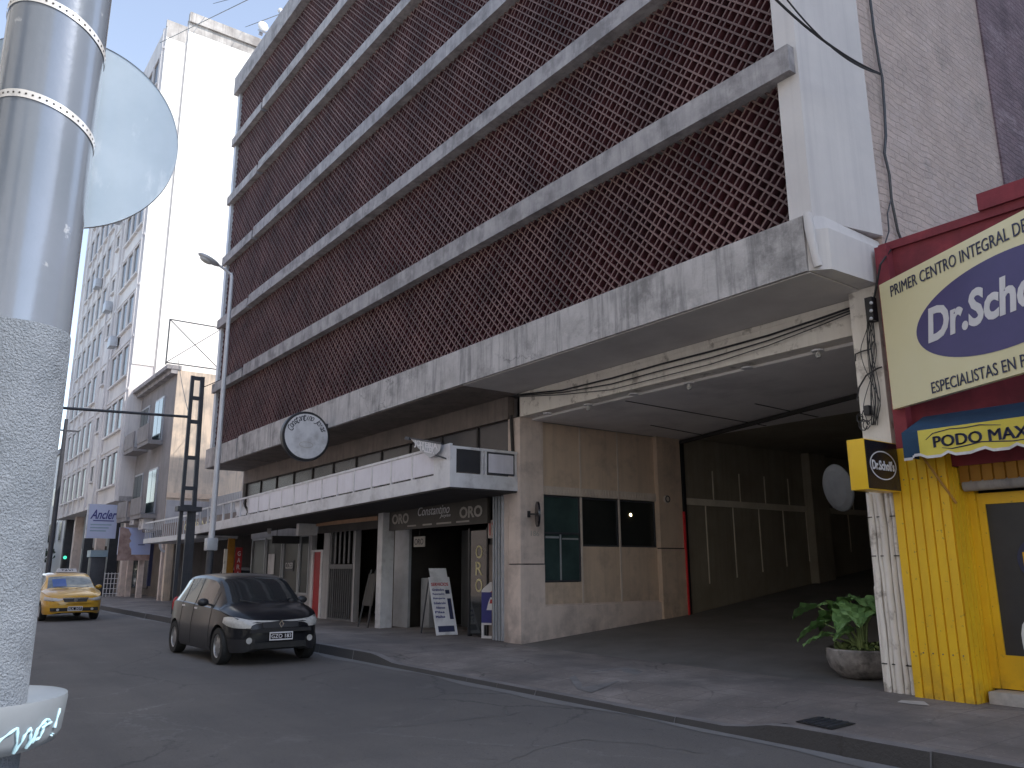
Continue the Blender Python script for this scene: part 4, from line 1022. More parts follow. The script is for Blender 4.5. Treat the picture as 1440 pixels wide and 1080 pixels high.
# more blocks down the street
def block(label, x0, x1, y0, y1, h, mat, fh=3.0, nx=5, zb=3.6):
    t = thing('street_building', label, 'building', ((x0+x1)/2, (y0+y1)/2, 0))
    MB().box(x0, x1, y0, y1, 0, h).build('wall', mat, t)
    MB().box(x0-.15, x1+.15, y0-.15, y1+.15, h, h+.4).build('cornice', 'ledge', t)
    for i in range(int((h-zb)/fh)):
        for k in range(nx):
            xc = x0+(k+.5)*(x1-x0)/nx
            fo = MB().box(xc-.6, xc+.6, y0-.06, y0, zb+i*fh, zb+i*fh+1.6).build('window', 'steel', t)
            MB().box(xc-.5, xc+.5, y0-.075, y0-.061, zb+.1+i*fh, zb+i*fh+1.5).build('pane', 'glass_haze', fo)
    return t
block('pale four-storey block behind the far column on the same side', -84, -70, 9.8, 22, 11, 'towerwhite')
block('grey two-storey corner block at the far end on the same side', -104, -88, 9.9, 20, 7.4, 'tower')
block('low white block closing the far end of the street', -150, -140, -4, 18, 13, 'towerwhite', nx=3)

# trees at the far end
def tree(x, y, h, r, label, seed):
    rn = random.Random(seed); t = thing('street_tree', label, 'tree', (x, y, .0), 'trees at the far end of the street')
    b = MB(); b.tube([(x,y,0),(x+.1,y,h*.3),(x-.1,y+.1,h*.55),(x,y,h*.8)], [.22,.17,.12,.04], 8)
    for k in range(6):
        a = rn.uniform(0, 6.28); z = h*rn.uniform(.35,.6); b.tube([(x,y,z),(x+math.cos(a)*r*.4,y+math.sin(a)*r*.4,z+h*.12),(x+math.cos(a)*r*.8,y+math.sin(a)*r*.8,z+h*.25)], [.09,.06,.02], 6)
    b.build('trunk', 'bark', t)
    b = MB(); cl = [(x+rn.gauss(0,r*.45), y+rn.gauss(0,r*.45), h*.62+rn.gauss(0,h*.15), rn.uniform(.5,.95)) for _ in range(26)]
    for _ in range(2600):
        c = rn.choice(cl); p = Vector((c[0]+rn.gauss(0,c[3]*.5), c[1]+rn.gauss(0,c[3]*.5), c[2]+rn.gauss(0,c[3]*.45)))
        u = Vector((rn.gauss(0,1),rn.gauss(0,1),rn.gauss(0,1))).normalized()*rn.uniform(.1,.2); v = u.orthogonal().normalized()*u.length*.6
        b.face([p-u, p+v, p+u, p-v])
    b.build('crown', 'treeleaf', t)
tree(-72, 7.3, 5.2, 1.9, 'dark street tree nearest behind the taxi', 1)
tree(-84, 7.4, 6.0, 2.3, 'dark street tree beyond the taxi, second in the row', 2)
tree(-98, 7.6, 7.5, 2.8, 'largest dark tree at the far end of the street', 3)
tree(-120, 4.5, 8, 3.2, 'faint tree closing the street end', 4)
# green traffic signal
t = thing('traffic_light', 'slim traffic light showing green beyond the taxi roof', 'traffic light', (-60.5, 7.3, .15))
p = onX(91, 784, -60.5)
MB().tube([(-60.5,p.y,.15),(-60.5,p.y,p.z-.3)], .05).build('pole', 'steeldark', t)
MB().box(-60.62, -60.4, p.y-.16, p.y+.16, p.z-.75, p.z+.3, bev=.02).build('housing', 'black', t)
b = MB()
for k in range(3): b.disc((-60.39, p.y, p.z-.55+k*.33), Y_, Z_, .1, n=20)
b.build('lens', 'darkline', t)
MB().disc((-60.385, p.y, p.z), Y_, Z_, .11, n=20).build('lit_lens', 'greenlight', t)

p = onX(80, 700, -47.0)
t = thing('utility_pole', 'thin dark utility pole rising beside the near pole edge beyond the taxi', 'pole', (-47, p.y, .15))
MB().tube([(-47,p.y,.1),(-47,p.y,6.5),(-47,p.y,9.2)], [.13,.11,.09], 10).build('pole', 'steeldark', t)
MB().bar((-47,p.y-.5,8.6), (-47,p.y+.6,8.6), .08).build('cross_arm', 'steeldark', t)
# signs on those fronts
cx = -46.3
y0, y1 = onX(122, 730, cx).y, onX(165, 730, cx).y; zt, zb = onX(140, 709, cx).z, onX(140, 757, cx).z
t = thing('clinic_sign', 'pale blue sign with slanted dark script lettering hanging off the tower', 'sign', (cx, (y0+y1)/2, zb))
MB().box(cx-.12, cx, y0, y1, zb, zt).build('board', 'clinic', t)
MB().box(cx+.001, cx+.006, y0, y0+.06, zb, zt).build('bright_edge', 'white', t)
text('Ancler', (cx+.01, (y0+y1)/2+.05, zb+(zt-zb)*.70), Y_, Z_, (y1-y0)*.86, .48, 'bluetext', t, shear=.35, bold=.02)
b = MB().box(cx+.001, cx+.01, y0+.3, y1-.15, zb+(zt-zb)*.50, zb+(zt-zb)*.53)
b.build('underline', 'bluetext', t)
b = MB()
for k, f_ in enumerate((.38, .29, .20)): b.box(cx+.001, cx+.01, y0+.2, y1-.25-.12*k, zb+(zt-zb)*f_, zb+(zt-zb)*(f_+.035))
b.build('small_print', 'aqua', t)
cx = -43.0
y0, y1 = onX(167, 760, cx).y, onX(213, 760, cx).y; zt, zb = onX(190, 742, cx).z, onX(190, 780, cx).z
t = thing('portrait_billboard', 'billboard with brown portrait beside pale blue sky over the shop entrance', 'billboard', (cx, (y0+y1)/2, zb))
MB().box(cx-.1, cx, y0, y1, zb, zt).build('board', 'posterblue', t)
b = MB(); pts = [(cx+.004, y0+(y1-y0)*u, zb+(zt-zb)*v) for u, v in ((0,0),(.42,0),(.40,.2),(.34,.3),(.33,.42),(.38,.5),(.32,.6),(.36,.75),(.26,.95),(.1,1),(0,1))]; b.face(pts); b.build('portrait', 'skin', t)
b = MB().face([(cx+.003, y0, zb-.28),(cx+.003, y1, zb-.28),(cx+.003, y1, zb),(cx+.003, y0, zb)]).build('lower_strip', 'skin', t)
b = MB().box(cx+.002, cx+.006, y0+(y1-y0)*.6, y0+(y1-y0)*.8, zb+(zt-zb)*.35, zb+(zt-zb)*.38); b.build('small_print', 'bluetext', t)
MB().bar((cx-.05, y1+.06, zb-1.5), (cx-.05, y1+.06, zt+.05), .16).build('post', 'navy', t)
# round ring sign on the old house corner
p = onX(232, 766, -38.6)
t = thing('ring_sign', 'small round ring sign standing off the wall near the lattice pole', 'sign', (-38.6, p.y, p.z))
MB().ring((-38.6, p.y, p.z), Y_, Z_, .26, .34, .1, .05, 32).build('ring', 'galv', t); MB().bar((-38.6, p.y, p.z+.3), (-38.9, 9.6, p.z+.3), .04).build('bracket', 'black', t)
# things on the far pavement
t = thing('kiosk_column', 'dark blue square kiosk column on the far pavement beside the taxi', 'kiosk', (-50.5, 8.3, .15))
p = onZ(151, 838, .15)
MB().box(-48.2, -47.4, 8.05, 8.75, .1, 2.15, bev=.03).build('body', 'steeldark', t); MB().box(-48.3, -47.3, 7.98, 8.8, 2.15, 2.5).build('head_panel', 'aqua', t)
t = thing('magazine_rack', 'pale wire display rack on the far pavement right of the kiosk column', 'rack', (-46.5, 8.8, .15))
b = MB()
for k in range(6): b.bar((-46.5, 8.6+k*.16, .15), (-46.4, 8.6+k*.16, 1.35), .03)
for k in range(5): b.bar((-46.45, 8.6, .3+k*.25), (-46.4, 9.4, .3+k*.25), .03)
b.build('rack', 'white', t)
t = thing('shop_banner_strip', 'orange and cream vertical board under the far end of the canopy', 'board', (-27.6, 8.7, .15))
yA, yB, yC = onX(314, 800, -27.6).y, onX(328, 800, -27.6).y, onX(337, 800, -27.6).y
zt = onX(320, 757, -27.6).z
MB().box(-27.66, -27.6, yA+.10, yB, .15, zt).build('board', 'amber', t); MB().box(-27.67, -27.6, yA, yA+.1, .15, zt-.35).build('cream_edge', 'cream', t)
t = thing('red_vertical_sign', 'narrow red vertical sign with white letters beside the orange board', 'sign', (-27.5, yC, .15))
MB().box(-27.56, -27.5, yB+.02, yC+.02, .15, zt-.3).build('board', 'red', t)
for i, ch in enumerate('GARAGE'): text(ch, (-27.498, (yB+yC)/2+.02, zt-.5-i*.22), Y_, Z_, .10, .15, 'whitetext', t)
b = MB().box(-39.0, -38.9, 9.8, 18, .1, 3.15); b.build('wall', 'oldgrey', G1)
# ================================================================== poles and lamps
def sweep(a, b, sag, n=14):
    a = Vector(a); b = Vector(b); return [a.lerp(b, t/n)+Vector((0,0,-sag*4*(t/n)*(1-t/n))) for t in range(n+1)]
# lattice pole
LX = -27.3
t = thing('lattice_pole', 'dark steel lattice pole with a side arm at the kerb behind the black car', 'pole', (LX, 7.2, .15))
b = MB(); b.bar((LX,7.12,.1), (LX,7.10,7.85), .11, .09); b.bar((LX,7.55,.1), (LX,7.42,7.85), .13, .11)
b.build('leg', 'steeldark', t)
b = MB(); b.box(LX-.04, LX+.04, 7.30, 7.50, .6, 3.35); b.build('web_plate', 'steeldark', t)
b = MB()
for z in (3.5, 4.1, 5.1, 6.3, 7.1, 7.78): b.bar((LX, 7.06, z), (LX, 7.48, z), .10, .12)
b.build('cross_plate', 'steeldark', t)
b = MB(); b.tube([(LX,7.1,6.45),(LX,2.6,6.30)], .045, 8); b.build('side_arm', 'steeldark', t)
b = MB(); b.box(LX-.18, LX+.2, 6.95, 7.7, 3.35, 3.5); b.build('collar', 'steeldark', t)
# lamp post
SX, SYY = -24.0, 7.15
pb = onX(297, 812, SX); pt = onX(325, 386, SX)
t = thing('street_lamp', 'pale grey street lamp with a single cobra head in front of the screen building', 'street lamp', (SX, 7.15, .15))
y0 = onX(293, 860, SX).y; y1 = pt.y
MB().tube([(SX,7.15,.15),(SX,7.15,2.4)], .10, 12).build('base_tube', 'steeldark', t)
MB().tube([(SX,7.15,2.4),(SX,7.15,5.5),(SX,7.15,10.35),(SX,7.12,10.5)], [.09,.075,.055,.05], 12).build('pole', 'galv', t)
MB().box(SX-.14, SX+.14, 7.0, 7.3, 2.05, 2.4, bev=.01).build('junction_box', 'steel', t)
pe = onX(286, 379, SX)
MB().tube([(SX,7.15,10.42),(SX,6.95,10.56),(SX,6.7,10.68)], [.045,.04,.035], 10).build('arm', 'galv', t)
b = MB(); mt = Matrix.Rotation(R(22), 4, 'X')
b.sphere((SX, 6.42, 10.78), .16, .36, .085, n=20, mat=Matrix.Rotation(R(-22), 4, 'X')); L0 = b.build('lamp_head', 'steel', t)
MB().sphere((SX, 6.33, 10.73), .11, .2, .075, n=16, mat=Matrix.Rotation(R(-22), 4, 'X')).build('lens', 'hlamp', L0)
# wires
def wire(name, label, pts, r=.012):
    return tag(recentre(MB().tube(pts, r, 5).build(name, 'black'), pts[0]), label, 'cable')
wire('overhead_cable', 'thin overhead cable from the lattice pole top rising over the street', sweep((LX,7.1,6.5), (-39.0,9.4,11.3), .15), .014)
wire('overhead_cable', 'pair of cables strung from the lattice pole to the old house wall, lower one', sweep((LX,7.45,6.3), (-39.0,10.6,8.3), .1), .014)
wire('overhead_cable', 'thin cable from the screen building to the lattice pole', sweep((LX,7.45,7.5), (-25.4,8.1,7.9), .05), .014)
for i, (a, c) in enumerate((((300,5),(395,-20)),((225,60),(360,-6)),((345,38),(420,10)))):
    wire('sky_cable', ['upper faint cable crossing the blue sky', 'middle faint cable crossing the blue sky', 'lower faint cable crossing the sky beside the roof parapet'][i], [onX(a[0], a[1], -46), onX(c[0], c[1], -30)], .02)
A_ = onY(1238, 104, 8.9); top1 = onY(1085, -4, 6.6)
wire('overhead_cable', 'thick black cable sweeping down from the upper edge to the rough side wall', sweep(onY(1080, -12, 7.2), A_, .12), .016)
wire('overhead_cable', 'thinner black cable beside the thick one over the pale end column', sweep(onY(1098, -12, 7.2), A_, .2), .010)
rx = -4.70
def onR(px, py, x=rx): return onX(px, py, x)
pts = [onR(*p) for p in ((1222,-10),(1228,40),(1236,90),(1240,108),(1243,150),(1245,190),(1243,215),(1250,245),(1253,280),(1262,325),(1270,345))]
wire('wall_cable', 'bundle of black cables running down the edge of the rough wall, thickest strand', pts, .013)
wire('wall_cable', 'thin strand beside the cable bundle on the rough wall edge', [p+Vector((0,.035,0)) for p in pts], .008)
wire('wall_cable', 'short loose strand at the foot of the cable bundle', [onR(*p) for p in ((1253,280),(1248,300),(1250,325),(1244,345))], .010)
pts = [onX(1262,338,-4.55), onX(1252,352,-4.55), onY(1238,372,9.0), onY(1230,415,9.15), onY(1226,430,9.18)]
wire('wall_cable', 'cable dropping across the burgundy wall corner to the pillar head', pts, .013)
# bundle along the beam
for i, (off, r, lab) in enumerate(((0,.016,'thickest cable slung along the cream beam'),(-.05,.011,'middle cable slung along the cream beam'),(-.11,.008,'lowest thin cable slung along the cream beam'))):
    P_ = [(728,555+i*1.5),(790,549+i*3),(860,532+i*8),(930,512+i*9),(1000,494+i*9),(1080,472+i*7),(1150,449+i*5),(1222,424+i*3)]
    wire('beam_cable', lab, [onY(x, y, 9.41-.012*i) for x, y in P_], r)
# cable tangle on the right pillar
rn = random.Random(5)
t = thing('cable_tangle', 'tangle of black cables and insulators at the head of the white pillar', 'cables', (-5.0, 9.15, 3.2))
b = MB()
for k in range(11):
    x0 = 1224+rn.uniform(-5, 5); pts = []; y = 430; f1 = rn.uniform(.02, .045); ph = rn.uniform(0, 6); am = rn.uniform(1.5, 6) + (k > 8)*9
    while y < 604:
        e_ = min(1, (y-430)/60, max(0.15, (608-y)/40))
        pts.append(onY(x0+am*e_*math.sin(f1*y+ph)+(y-430)*.03, y, 9.18-.02*e_*(k % 3))); y += 7
    b.tube(pts, rn.choice((.004,.005,.007)), 5)
for k in range(6):
    c = onY(1216+rn.uniform(-8,10), 590+rn.uniform(-10,12), 9.13); r = rn.uniform(.03,.07)
    b.tube([c+Vector((math.cos(a)*r, rn.uniform(-.01,.01), math.sin(a)*r*1.2)) for a in [i*.6 for i in range(11)]], .006, 5)
b.tube([onY(x, y, 9.18) for x, y in ((1203,508),(1203,498),(1212,494),(1224,491),(1228,480))], .009, 6)
b.tube([onY(x, y, 9.18) for x, y in ((1205,563),(1208,545),(1218,528),(1234,518),(1240,516))], .010, 6)
b.build('cable', 'black', t)
c = onY(1224, 432, 9.12); MB().box(c.x-.045, c.x+.045, 9.08, 9.2, c.z-.18, c.z+.12).build('bracket_plate', 'black', t)
b = MB()
for k in range(3): b.sphere(onY(1225, 426+k*11, 9.05), .022, n=10)
b.build('insulator', 'galv', t)
c = onY(1219, 577, 9.12); MB().box(c.x-.035, c.x+.035, 9.1, 9.2, c.z-.06, c.z+.06, bev=.01).build('junction_box', 'black', t)

# ================================================================== near pole, sign back, basket
PX, PY, PR = -1.726, .122, .09
t = thing('near_pole', 'wide blue-grey steel pole at the left edge with a speckled plastered lower part', 'pole', (PX, PY, .15))
MB().lathe([(PR,1.98),(PR,5.5)], (PX,PY,0), 64).build('steel_tube', 'pipe', t)
b = MB(); prof = [(PR+.003, .15+.0305*i) for i in range(60)]+[(PR+.002,1.985),(PR+.0005,1.99)]; b.lathe(prof, (PX,PY,0), 64); b.build('plastered_sleeve', 'pipewhite', t)
for i, (z, tilt) in enumerate(((2.62,.12),(2.415,.10))):
    s_ = thing('strap_clamp', ['upper bright perforated strap clamped around the near pole', 'lower bright perforated strap clamped around the near pole'][i], 'strap', (PX, PY, z), 'perforated straps on the near pole')
    b = MB(); n = 96
    def sp_(k, r, dz):
        a = 2*math.pi*k/n; return Vector((PX+r*math.cos(a), PY+r*math.sin(a), z+dz-tilt*.25*math.sin(a-.4)))
    for k in range(n):
        b.face([sp_(k,PR+.002,-.008), sp_(k+1,PR+.002,-.008), sp_(k+1,PR+.002,.008), sp_(k,PR+.002,.008)])
    b.build('band', 'strap', s_)
    b = MB()
    for k in range(0, 96, 2):
        c = sp_(k+.5, PR+.0026, 0); a = 2*math.pi*(k+.5)/n; b.disc(c, Vector((-math.sin(a), math.cos(a), 0)), Z_, .0022, n=8)
    b.build('hole', 'darkline', s_)
# disc sign seen from behind: its plane
dn = Vector((math.sin(R(-80)), math.cos(R(-80)), 0))    # away from the camera
cu = Vector((dn.y, -dn.x, 0))                            # to the right as seen from the camera
def onN(px, py, P0, n): d = ray(px, py); P0 = Vector(P0); return EYE+d*((P0-EYE).dot(n)/d.dot(n))
Pp = Vector((PX, PY, 0))+dn*(PR+.03)
cR = onN(250, 195, Pp, dn); cT = onN(150, 68, Pp, dn); cB = onN(123, 320, Pp, dn)
rad = None
# circle through three points
def circ(a, b_, c):
    def q(p): return ((p-Pp).dot(cu), p.z)
    (x1,y1),(x2,y2),(x3,y3) = q(a), q(b_), q(c)
    D_ = 2*(x1*(y2-y3)+x2*(y3-y1)+x3*(y1-y2))
    ux = ((x1*x1+y1*y1)*(y2-y3)+(x2*x2+y2*y2)*(y3-y1)+(x3*x3+y3*y3)*(y1-y2))/D_
    uy = ((x1*x1+y1*y1)*(x3-x2)+(x2*x2+y2*y2)*(x1-x3)+(x3*x3+y3*y3)*(x2-x1))/D_
    return ux, uy, math.hypot(x1-ux, y1-uy)
ux, uy, rad = circ(cR, cT, cB)
cc = Pp+cu*ux; cc.z = uy
t = thing('round_sign_back', 'bare metal back of a round traffic sign fixed behind the near pole', 'traffic sign', (cc.x, cc.y, cc.z))
b = MB(); b.disc(cc, cu, Z_, rad, n=96); b.disc(cc+dn*.004, cu, Z_, rad, n=96); b.build('disc', 'signback', t)
b = MB(); 
for k in range(96):
    a0, a1 = 2*math.pi*k/96, 2*math.pi*(k+1)/96
    e = lambda a, o: cc+cu*rad*math.cos(a)+Z_*rad*math.sin(a)+dn*o
    b.face([e(a0,-.002), e(a1,-.002), e(a1,.006), e(a0,.006)])
b.build('rim', 'galv', t)
# baskets
t = thing('post_basket', 'grey shallow round bin fixed to the near pole with pale blue graffiti', 'bin', (PX, PY, 1.25))
br = onN(95, 975, (PX,PY,0), Vector((1,0,0))); rb = .155; zr = 1.335
MB().lathe([(PR+.005,zr-.012),(rb-.006,zr-.004),(rb,zr),(rb+.001,zr-.008),(rb-.004,zr-.06),(rb-.012,zr-.074),(rb-.03,zr-.082),(PR+.004,zr-.088)], (PX,PY,0), 72).build('bowl', 'bingrey', t)
def onbin(deg, dz, r=rb): a = R(deg); return Vector((PX+r*math.cos(a), PY+r*math.sin(a), zr+dz))
def gp(px, py):
    a_ = math.asin(max(-.98, min(.98, px/97.0))); zz = -(py-975)*.00134
    r_ = rb+.0018-.004*abs(zz)/.08 if zz > -.06 else rb-.004+.002-(-.06-zz)*.5
    return Vector((PX+r_*math.cos(a_), PY+r_*math.sin(a_), zr+zz))
strokes = [[(-6,1030),(0,1001),(3,1002),(12,1032)],[(-4,1022),(10,1020)],[(17,1032),(21,1001),(22,1004),(17,1032)],[(18,1030),(28,1012),(42,1001)],[(42,1001),(45,1031)],[(45,1031),(50,1012),(55,1004),(56,1012),(56,1028)],
           [(56,1028),(62,1008),(70,998),(76,1003),(66,1008)],[(62,1010),(60,1022),(66,1018),(70,1002)],[(84,990),(81,1012)],[(80,1018),(79.5,1021)]]
b = MB()
for s_i in strokes:
    pts = []
    for (a0, z0), (a1, z1) in zip(s_i, s_i[1:]):
        for k in range(5): pts.append(gp(a0+(a1-a0)*k/5, z0+(z1-z0)*k/5))
    pts.append(gp(*s_i[-1])); b.tube(pts, [.0022+.0008*math.sin(k*1.7) for k in range(len(pts))], 6)
b.build('graffiti', 'chalk', t)
t = thing('teal_bin', 'dark teal round bin just below the grey one at the bottom left corner', 'bin', (PX, PY, 1.0))
MB().lathe([(PR+.004,1.16),(.135,1.165),(.14,1.16),(.138,.8),(.12,.72),(PR+.004,.7)], (PX,PY,0), 64).build('bowl', 'teal', t)
MB().lathe([(.136,1.166),(.142,1.168),(.144,1.160),(.1405,1.158)], (PX,PY,0), 64).build('rim', 'bingrey', t)

# ================================================================== signs on the screen building
c = onX(431, 613, -18.4); 
t = thing('round_clock_sign', 'round white double-sided sign with dark rim lettered along its top edge, hanging from the slab', 'sign', (-18.4, c.y, c.z))
yl = onX(397, 613, -18.4).y; yr = onX(463, 613, -18.4).y; zt = onX(430, 580, -18.4).z; zb = onX(428, 647, -18.4).z
rr = ((yr-yl)/2+(zt-zb)/2)/2; c = Vector((-18.4, (yl+yr)/2, (zt+zb)/2))
MB().lathe([(rr,-.14),(rr+.02,-.12),(rr+.02,.0),(rr,.02)], c, 64, axis='x').build('case', 'black', t)
MB().disc(c+Vector((.024,0,0)), Y_, Z_, rr*.93, n=64).build('face', 'white', t)
word = 'Constantino Joyas'
for i, ch in enumerate(word):
    if ch == ' ': continue
    a = R(158-136*i/(len(word)-1)); p = c+Vector((.026, math.cos(a)*rr*.76, math.sin(a)*rr*.76))
    rg = Vector((0, math.sin(a), -math.cos(a))); upv = Vector((0, math.cos(a), math.sin(a)))
    tall = ch in 'CJtfld'; text(ch, p, rg, upv, .055 if ch in 'ij' else (.11 if ch in 'CJ' else .075), .17 if tall else .11, 'darktext', t, shear=.3)
MB().ring(c+Vector((.026,0,-rr*.36)), Y_, Z_, rr*.3, rr*.13, .012, .002, 32).build('faded_emblem', 'dimtext', t) 
MB().box(-18.5, -18.4, c.y+rr*.6, 8.15, c.z+.28, c.z+.36).build('bracket', 'black', t)
# little wall sign on the pillar, oval
c0 = onX(743, 723, -12.33)
t = thing('oval_blade_sign', 'small dark oval sign on a bracket on the pink stone pillar', 'sign', (-12.1, c0.y, c0.z))
cx = Vector((-12.06, onX(756,723,-12.06).y, onX(756,723,-12.06).z))
MB().bar((GX, c0.y, c0.z), cx, .03).bar((GX+.01, c0.y, c0.z-.06), (GX+.01, c0.y, c0.z+.06), .05).build('bracket', 'black', t)
u_ = Vector((.9, -.25, .1)).normalized()
u_ = Vector((math.cos(R(28)), -math.sin(R(28)), 0))
b = MB(); nrm = u_.cross(Z_)
b.disc(cx-nrm*.02, u_, Z_, .20, .24, 40).disc(cx+nrm*.02, u_, Z_, .20, .24, 40)
for k in range(40):
    a0, a1 = 2*math.pi*k/40, 2*math.pi*(k+1)/40; e = lambda a, o: cx+u_*.20*math.cos(a)+Z_*.24*math.sin(a)+nrm*o
    b.face([e(a0,-.02), e(a1,-.02), e(a1,.02), e(a0,.02)])
b.build('board', 'blackface', t)
p = onX(937, 702, GX+.06); t = thing('round_wall_fixture', 'small pale round fixture on the pilaster at the garage side', 'wall fixture', tuple(p))
MB().lathe([(.0,0),(.09,0),(.095,.02),(.07,.04),(.0,.045)], p, 28, axis='x').build('cover', 'joint', t); MB().ring(p+Vector((.03,0,0)), Y_, Z_, .075, .075, .02, .02, 28).build('ring', 'steeldark', t)
# shield banner at the canopy corner
t = thing('shield_banner', 'small grey shield-shaped banner with two lines of letters at the canopy corner', 'banner', (-12.8, 7.8, 3.7))
y = 7.80; Q = lambda px, py: onY(px, py, y)
poly = [Q(576,616), Q(600,619), Q(621,624), Q(618,634), Q(612,640), Q(604,644), Q(596,637), Q(588,630), Q(582,622)]
MB().prism(poly, (0,.02,0)).build('cloth', 'steel', t)
def rtext(s, a, b_, hgt, mat, par, bold=.03):
    a = Vector(a); b_ = Vector(b_); rg = (b_-a).normalized(); text(s, (a+b_)/2+Vector((0,-.006,0)), rg, Z_, (b_-a).length, hgt, mat, par, bold=bold)
rtext('JOYERIA', Q(583,623.5), Q(616,629), .16, 'whitetext', t); rtext('TALLER', Q(590,629), Q(611,634), .13, 'whitetext', t)
MB().bar(Q(571,616), Q(577,617), .06).bar(Q(576,616), Q(621,624), .03).bar(Q(612,640), (-12.5, 7.9, 3.5), .03).build('bracket', 'steeldark', t)
# fascia sign of the jewellery shop
t = thing('jewellery_fascia_sign', 'dark fascia sign reading ORO Constantino ORO above the jewellery shop', 'sign', (-15.4, 9.5, 2.4))
zt = 2.98; zb = 2.42
MB().box(-17.60, -13.45, 9.46, 9.54, zb, zt).build('board', 'signdark', t)
text('Constantino', (-15.55, 9.457, 2.80), X_, Z_, 1.35, .20, 'whitetext', t, shear=.3)
text('Joyas', (-15.05, 9.457, 2.65), X_, Z_, .45, .09, 'whitetext', t, shear=.3)
text('ORO', (-17.05, 9.457, 2.68), X_, Z_, .8, .24, 'dimtext', t, bold=.03); text('ORO', (-14.05, 9.457, 2.68), X_, Z_, .85, .24, 'dimtext', t, bold=.03)
b = MB()
for x0, x1 in ((-16.7,-16.3),(-16.0,-15.6),(-15.4,-14.8),(-14.6,-14.1)): b.box(x0, x1, 9.452, 9.456, 2.475, 2.51)
b.build('small_print', 'dimtext', t)
t = thing('oro_hanging_sign', 'tiny pale hanging sign under the jewellery fascia', 'sign', (-16.6, 9.8, 2.1))
MB().box(-16.95, -16.45, 9.78, 9.8, 2.02, 2.26).build('board', 'dimtext', t); text('ORO', (-16.7, 9.776, 2.14), X_, Z_, .4, .14, 'darktext', t); MB().bar((-16.7,9.79,2.26),(-16.7,9.79,2.98),.01).build('string', 'black', t)
t = thing('number_plate_sign', 'small pinkish square sign with the number 17 beside the folded grille', 'sign', (-13.35, 9.5, 2.2))
MB().box(-13.55, -13.22, 9.55, 9.58, 2.12, 2.48).build('board', 'stone', t); text('17', (-13.385, 9.547, 2.30), X_, Z_, .22, .26, 'redtext', t, bold=.02)
# hanging signs under the canopy at left
t = thing('hanging_shop_sign', 'dark two-line hanging sign under the canopy in front of the shop windows', 'sign', (-24.2, 9.0, 2.5))
c = onX(404, 742, -24.0)
MB().box(-24.06, -24.0, c.y-.75, c.y+.75, c.z-.02, c.z+.28).build('board', 'blackface', t)
text('JOYERIA', (-23.995, c.y, c.z+.16), Y_, Z_, 1.1, .11, 'dimtext', t); text('RELOJERIA', (-23.995, c.y, c.z+.03), Y_, Z_, 1.2, .07, 'dimtext', t)
b = MB().bar((-24.03, c.y-.6, c.z+.28), (-24.03, c.y-.6, 3.0), .015).bar((-24.03, c.y+.6, c.z+.28), (-24.03, c.y+.6, 3.0), .015); b.build('string', 'black', t)
t = thing('lower_hanging_sign', 'plain black hanging bar sign just below the two-line sign', 'sign', (-24.2, 9.0, 2.2))
MB().box(-24.06, -24.0, c.y-.45, c.y+.65, c.z-.48, c.z-.25).build('board', 'black', t)
MB().box(-24.0, -23.99, c.y-.62, c.y-.5, c.z-.20, c.z-.04).build('white_tag', 'white', t)
b = MB().bar((-24.03, c.y+.5, c.z-.25), (-24.03, c.y+.5, c.z-.02), .015).bar((-24.03, c.y-.3, c.z-.25), (-24.03, c.y-.3, c.z-.02), .015); b.build('string', 'black', t)

# ================================================================== pavement furniture
def board(P, lean, w_, h_, name, label, face_yaw):
    t = thing(name, label, 'sign board', tuple(P)); return t
# A-board turned towards the camera
def frame_of(P, yaw, lean):
    rg = Vector((math.cos(yaw), math.sin(yaw), 0)); back = Vector((-math.sin(yaw), math.cos(yaw), 0))
    up = (Z_*math.cos(lean)+back*math.sin(lean)).normalized(); return rg, up, rg.cross(up)
P = Vector((-14.95, 9.10, .15))
a = onZ(613, 888, .16); c = onZ(643, 885, .16)
a = Vector((-15.05, 9.13, .17)); yaw = R(80)
# find base points on the pavement along the sight lines
a = onY(614, 889, 9.15); a.z = .17; 
dirb = Vector((math.cos(yaw), math.sin(yaw), 0))
# width from the sight line of the other corner
d2 = ray(644, 885); k_ = ((a-EYE).cross(d2).z)/(d2.cross(dirb).z); Wd = abs(k_); 
rg, up, nr = frame_of(a, yaw, R(24)); Hh = 1.28
t = thing('price_board', 'white leaning sandwich board listing services in blue with a pink heading', 'sandwich board', tuple(a))
E_ = lambda u, v, o=0: a+rg*(u*Wd)+up*(v*Hh)+nr*o
MB().hexa([E_(0,0),E_(1,0),E_(1,0,-.03),E_(0,0,-.03),E_(0,1),E_(1,1),E_(1,1,-.03),E_(0,1,-.03)]).build('panel', 'white', t)
MB().hexa([E_(.08,.93,.004),E_(.92,.93,.004),E_(.92,.93,.001),E_(.08,.93,.001),E_(.06,1.16,.004),E_(.9,1.16,.004),E_(.9,1.16,.001),E_(.06,1.16,.001)]).build('paper_sheet', 'white', t)
text('SERVICIOS', E_(.48,.87,.004), rg, up, Wd*.82, .075, 'redtext', t, bold=.02)
for i, s in enumerate(('Grabados', 'Reparacion', 'Relojeria', 'Enhebrado', 'Alianzas', 'Pilas', 'Mallas')):
    text(s, E_(.36-.02*(i > 4)*3,.775-i*.078,.004), rg, up, Wd*(.56-.12*(i > 3)), .05, 'bluetext', t, bold=.02)
b = MB(); b.face([E_(.74,.26,.004),E_(.92,.26,.004),E_(.92,.62,.004),E_(.74,.62,.004)]).face([E_(.70,.70,.004),E_(.9,.70,.004),E_(.9,.77,.004),E_(.70,.77,.004)]).face([E_(.12,.05,.004),E_(.88,.05,.004),E_(.88,.15,.004),E_(.12,.15,.004)])
b.build('dark_block', 'navy', t)
b = MB()
for u in (.04, .96): b.bar(E_(u,1,-.03), E_(u,1,-.03)+Vector((-.0,.0,0))-nr*.55-Z_*(Hh*.96), .025)
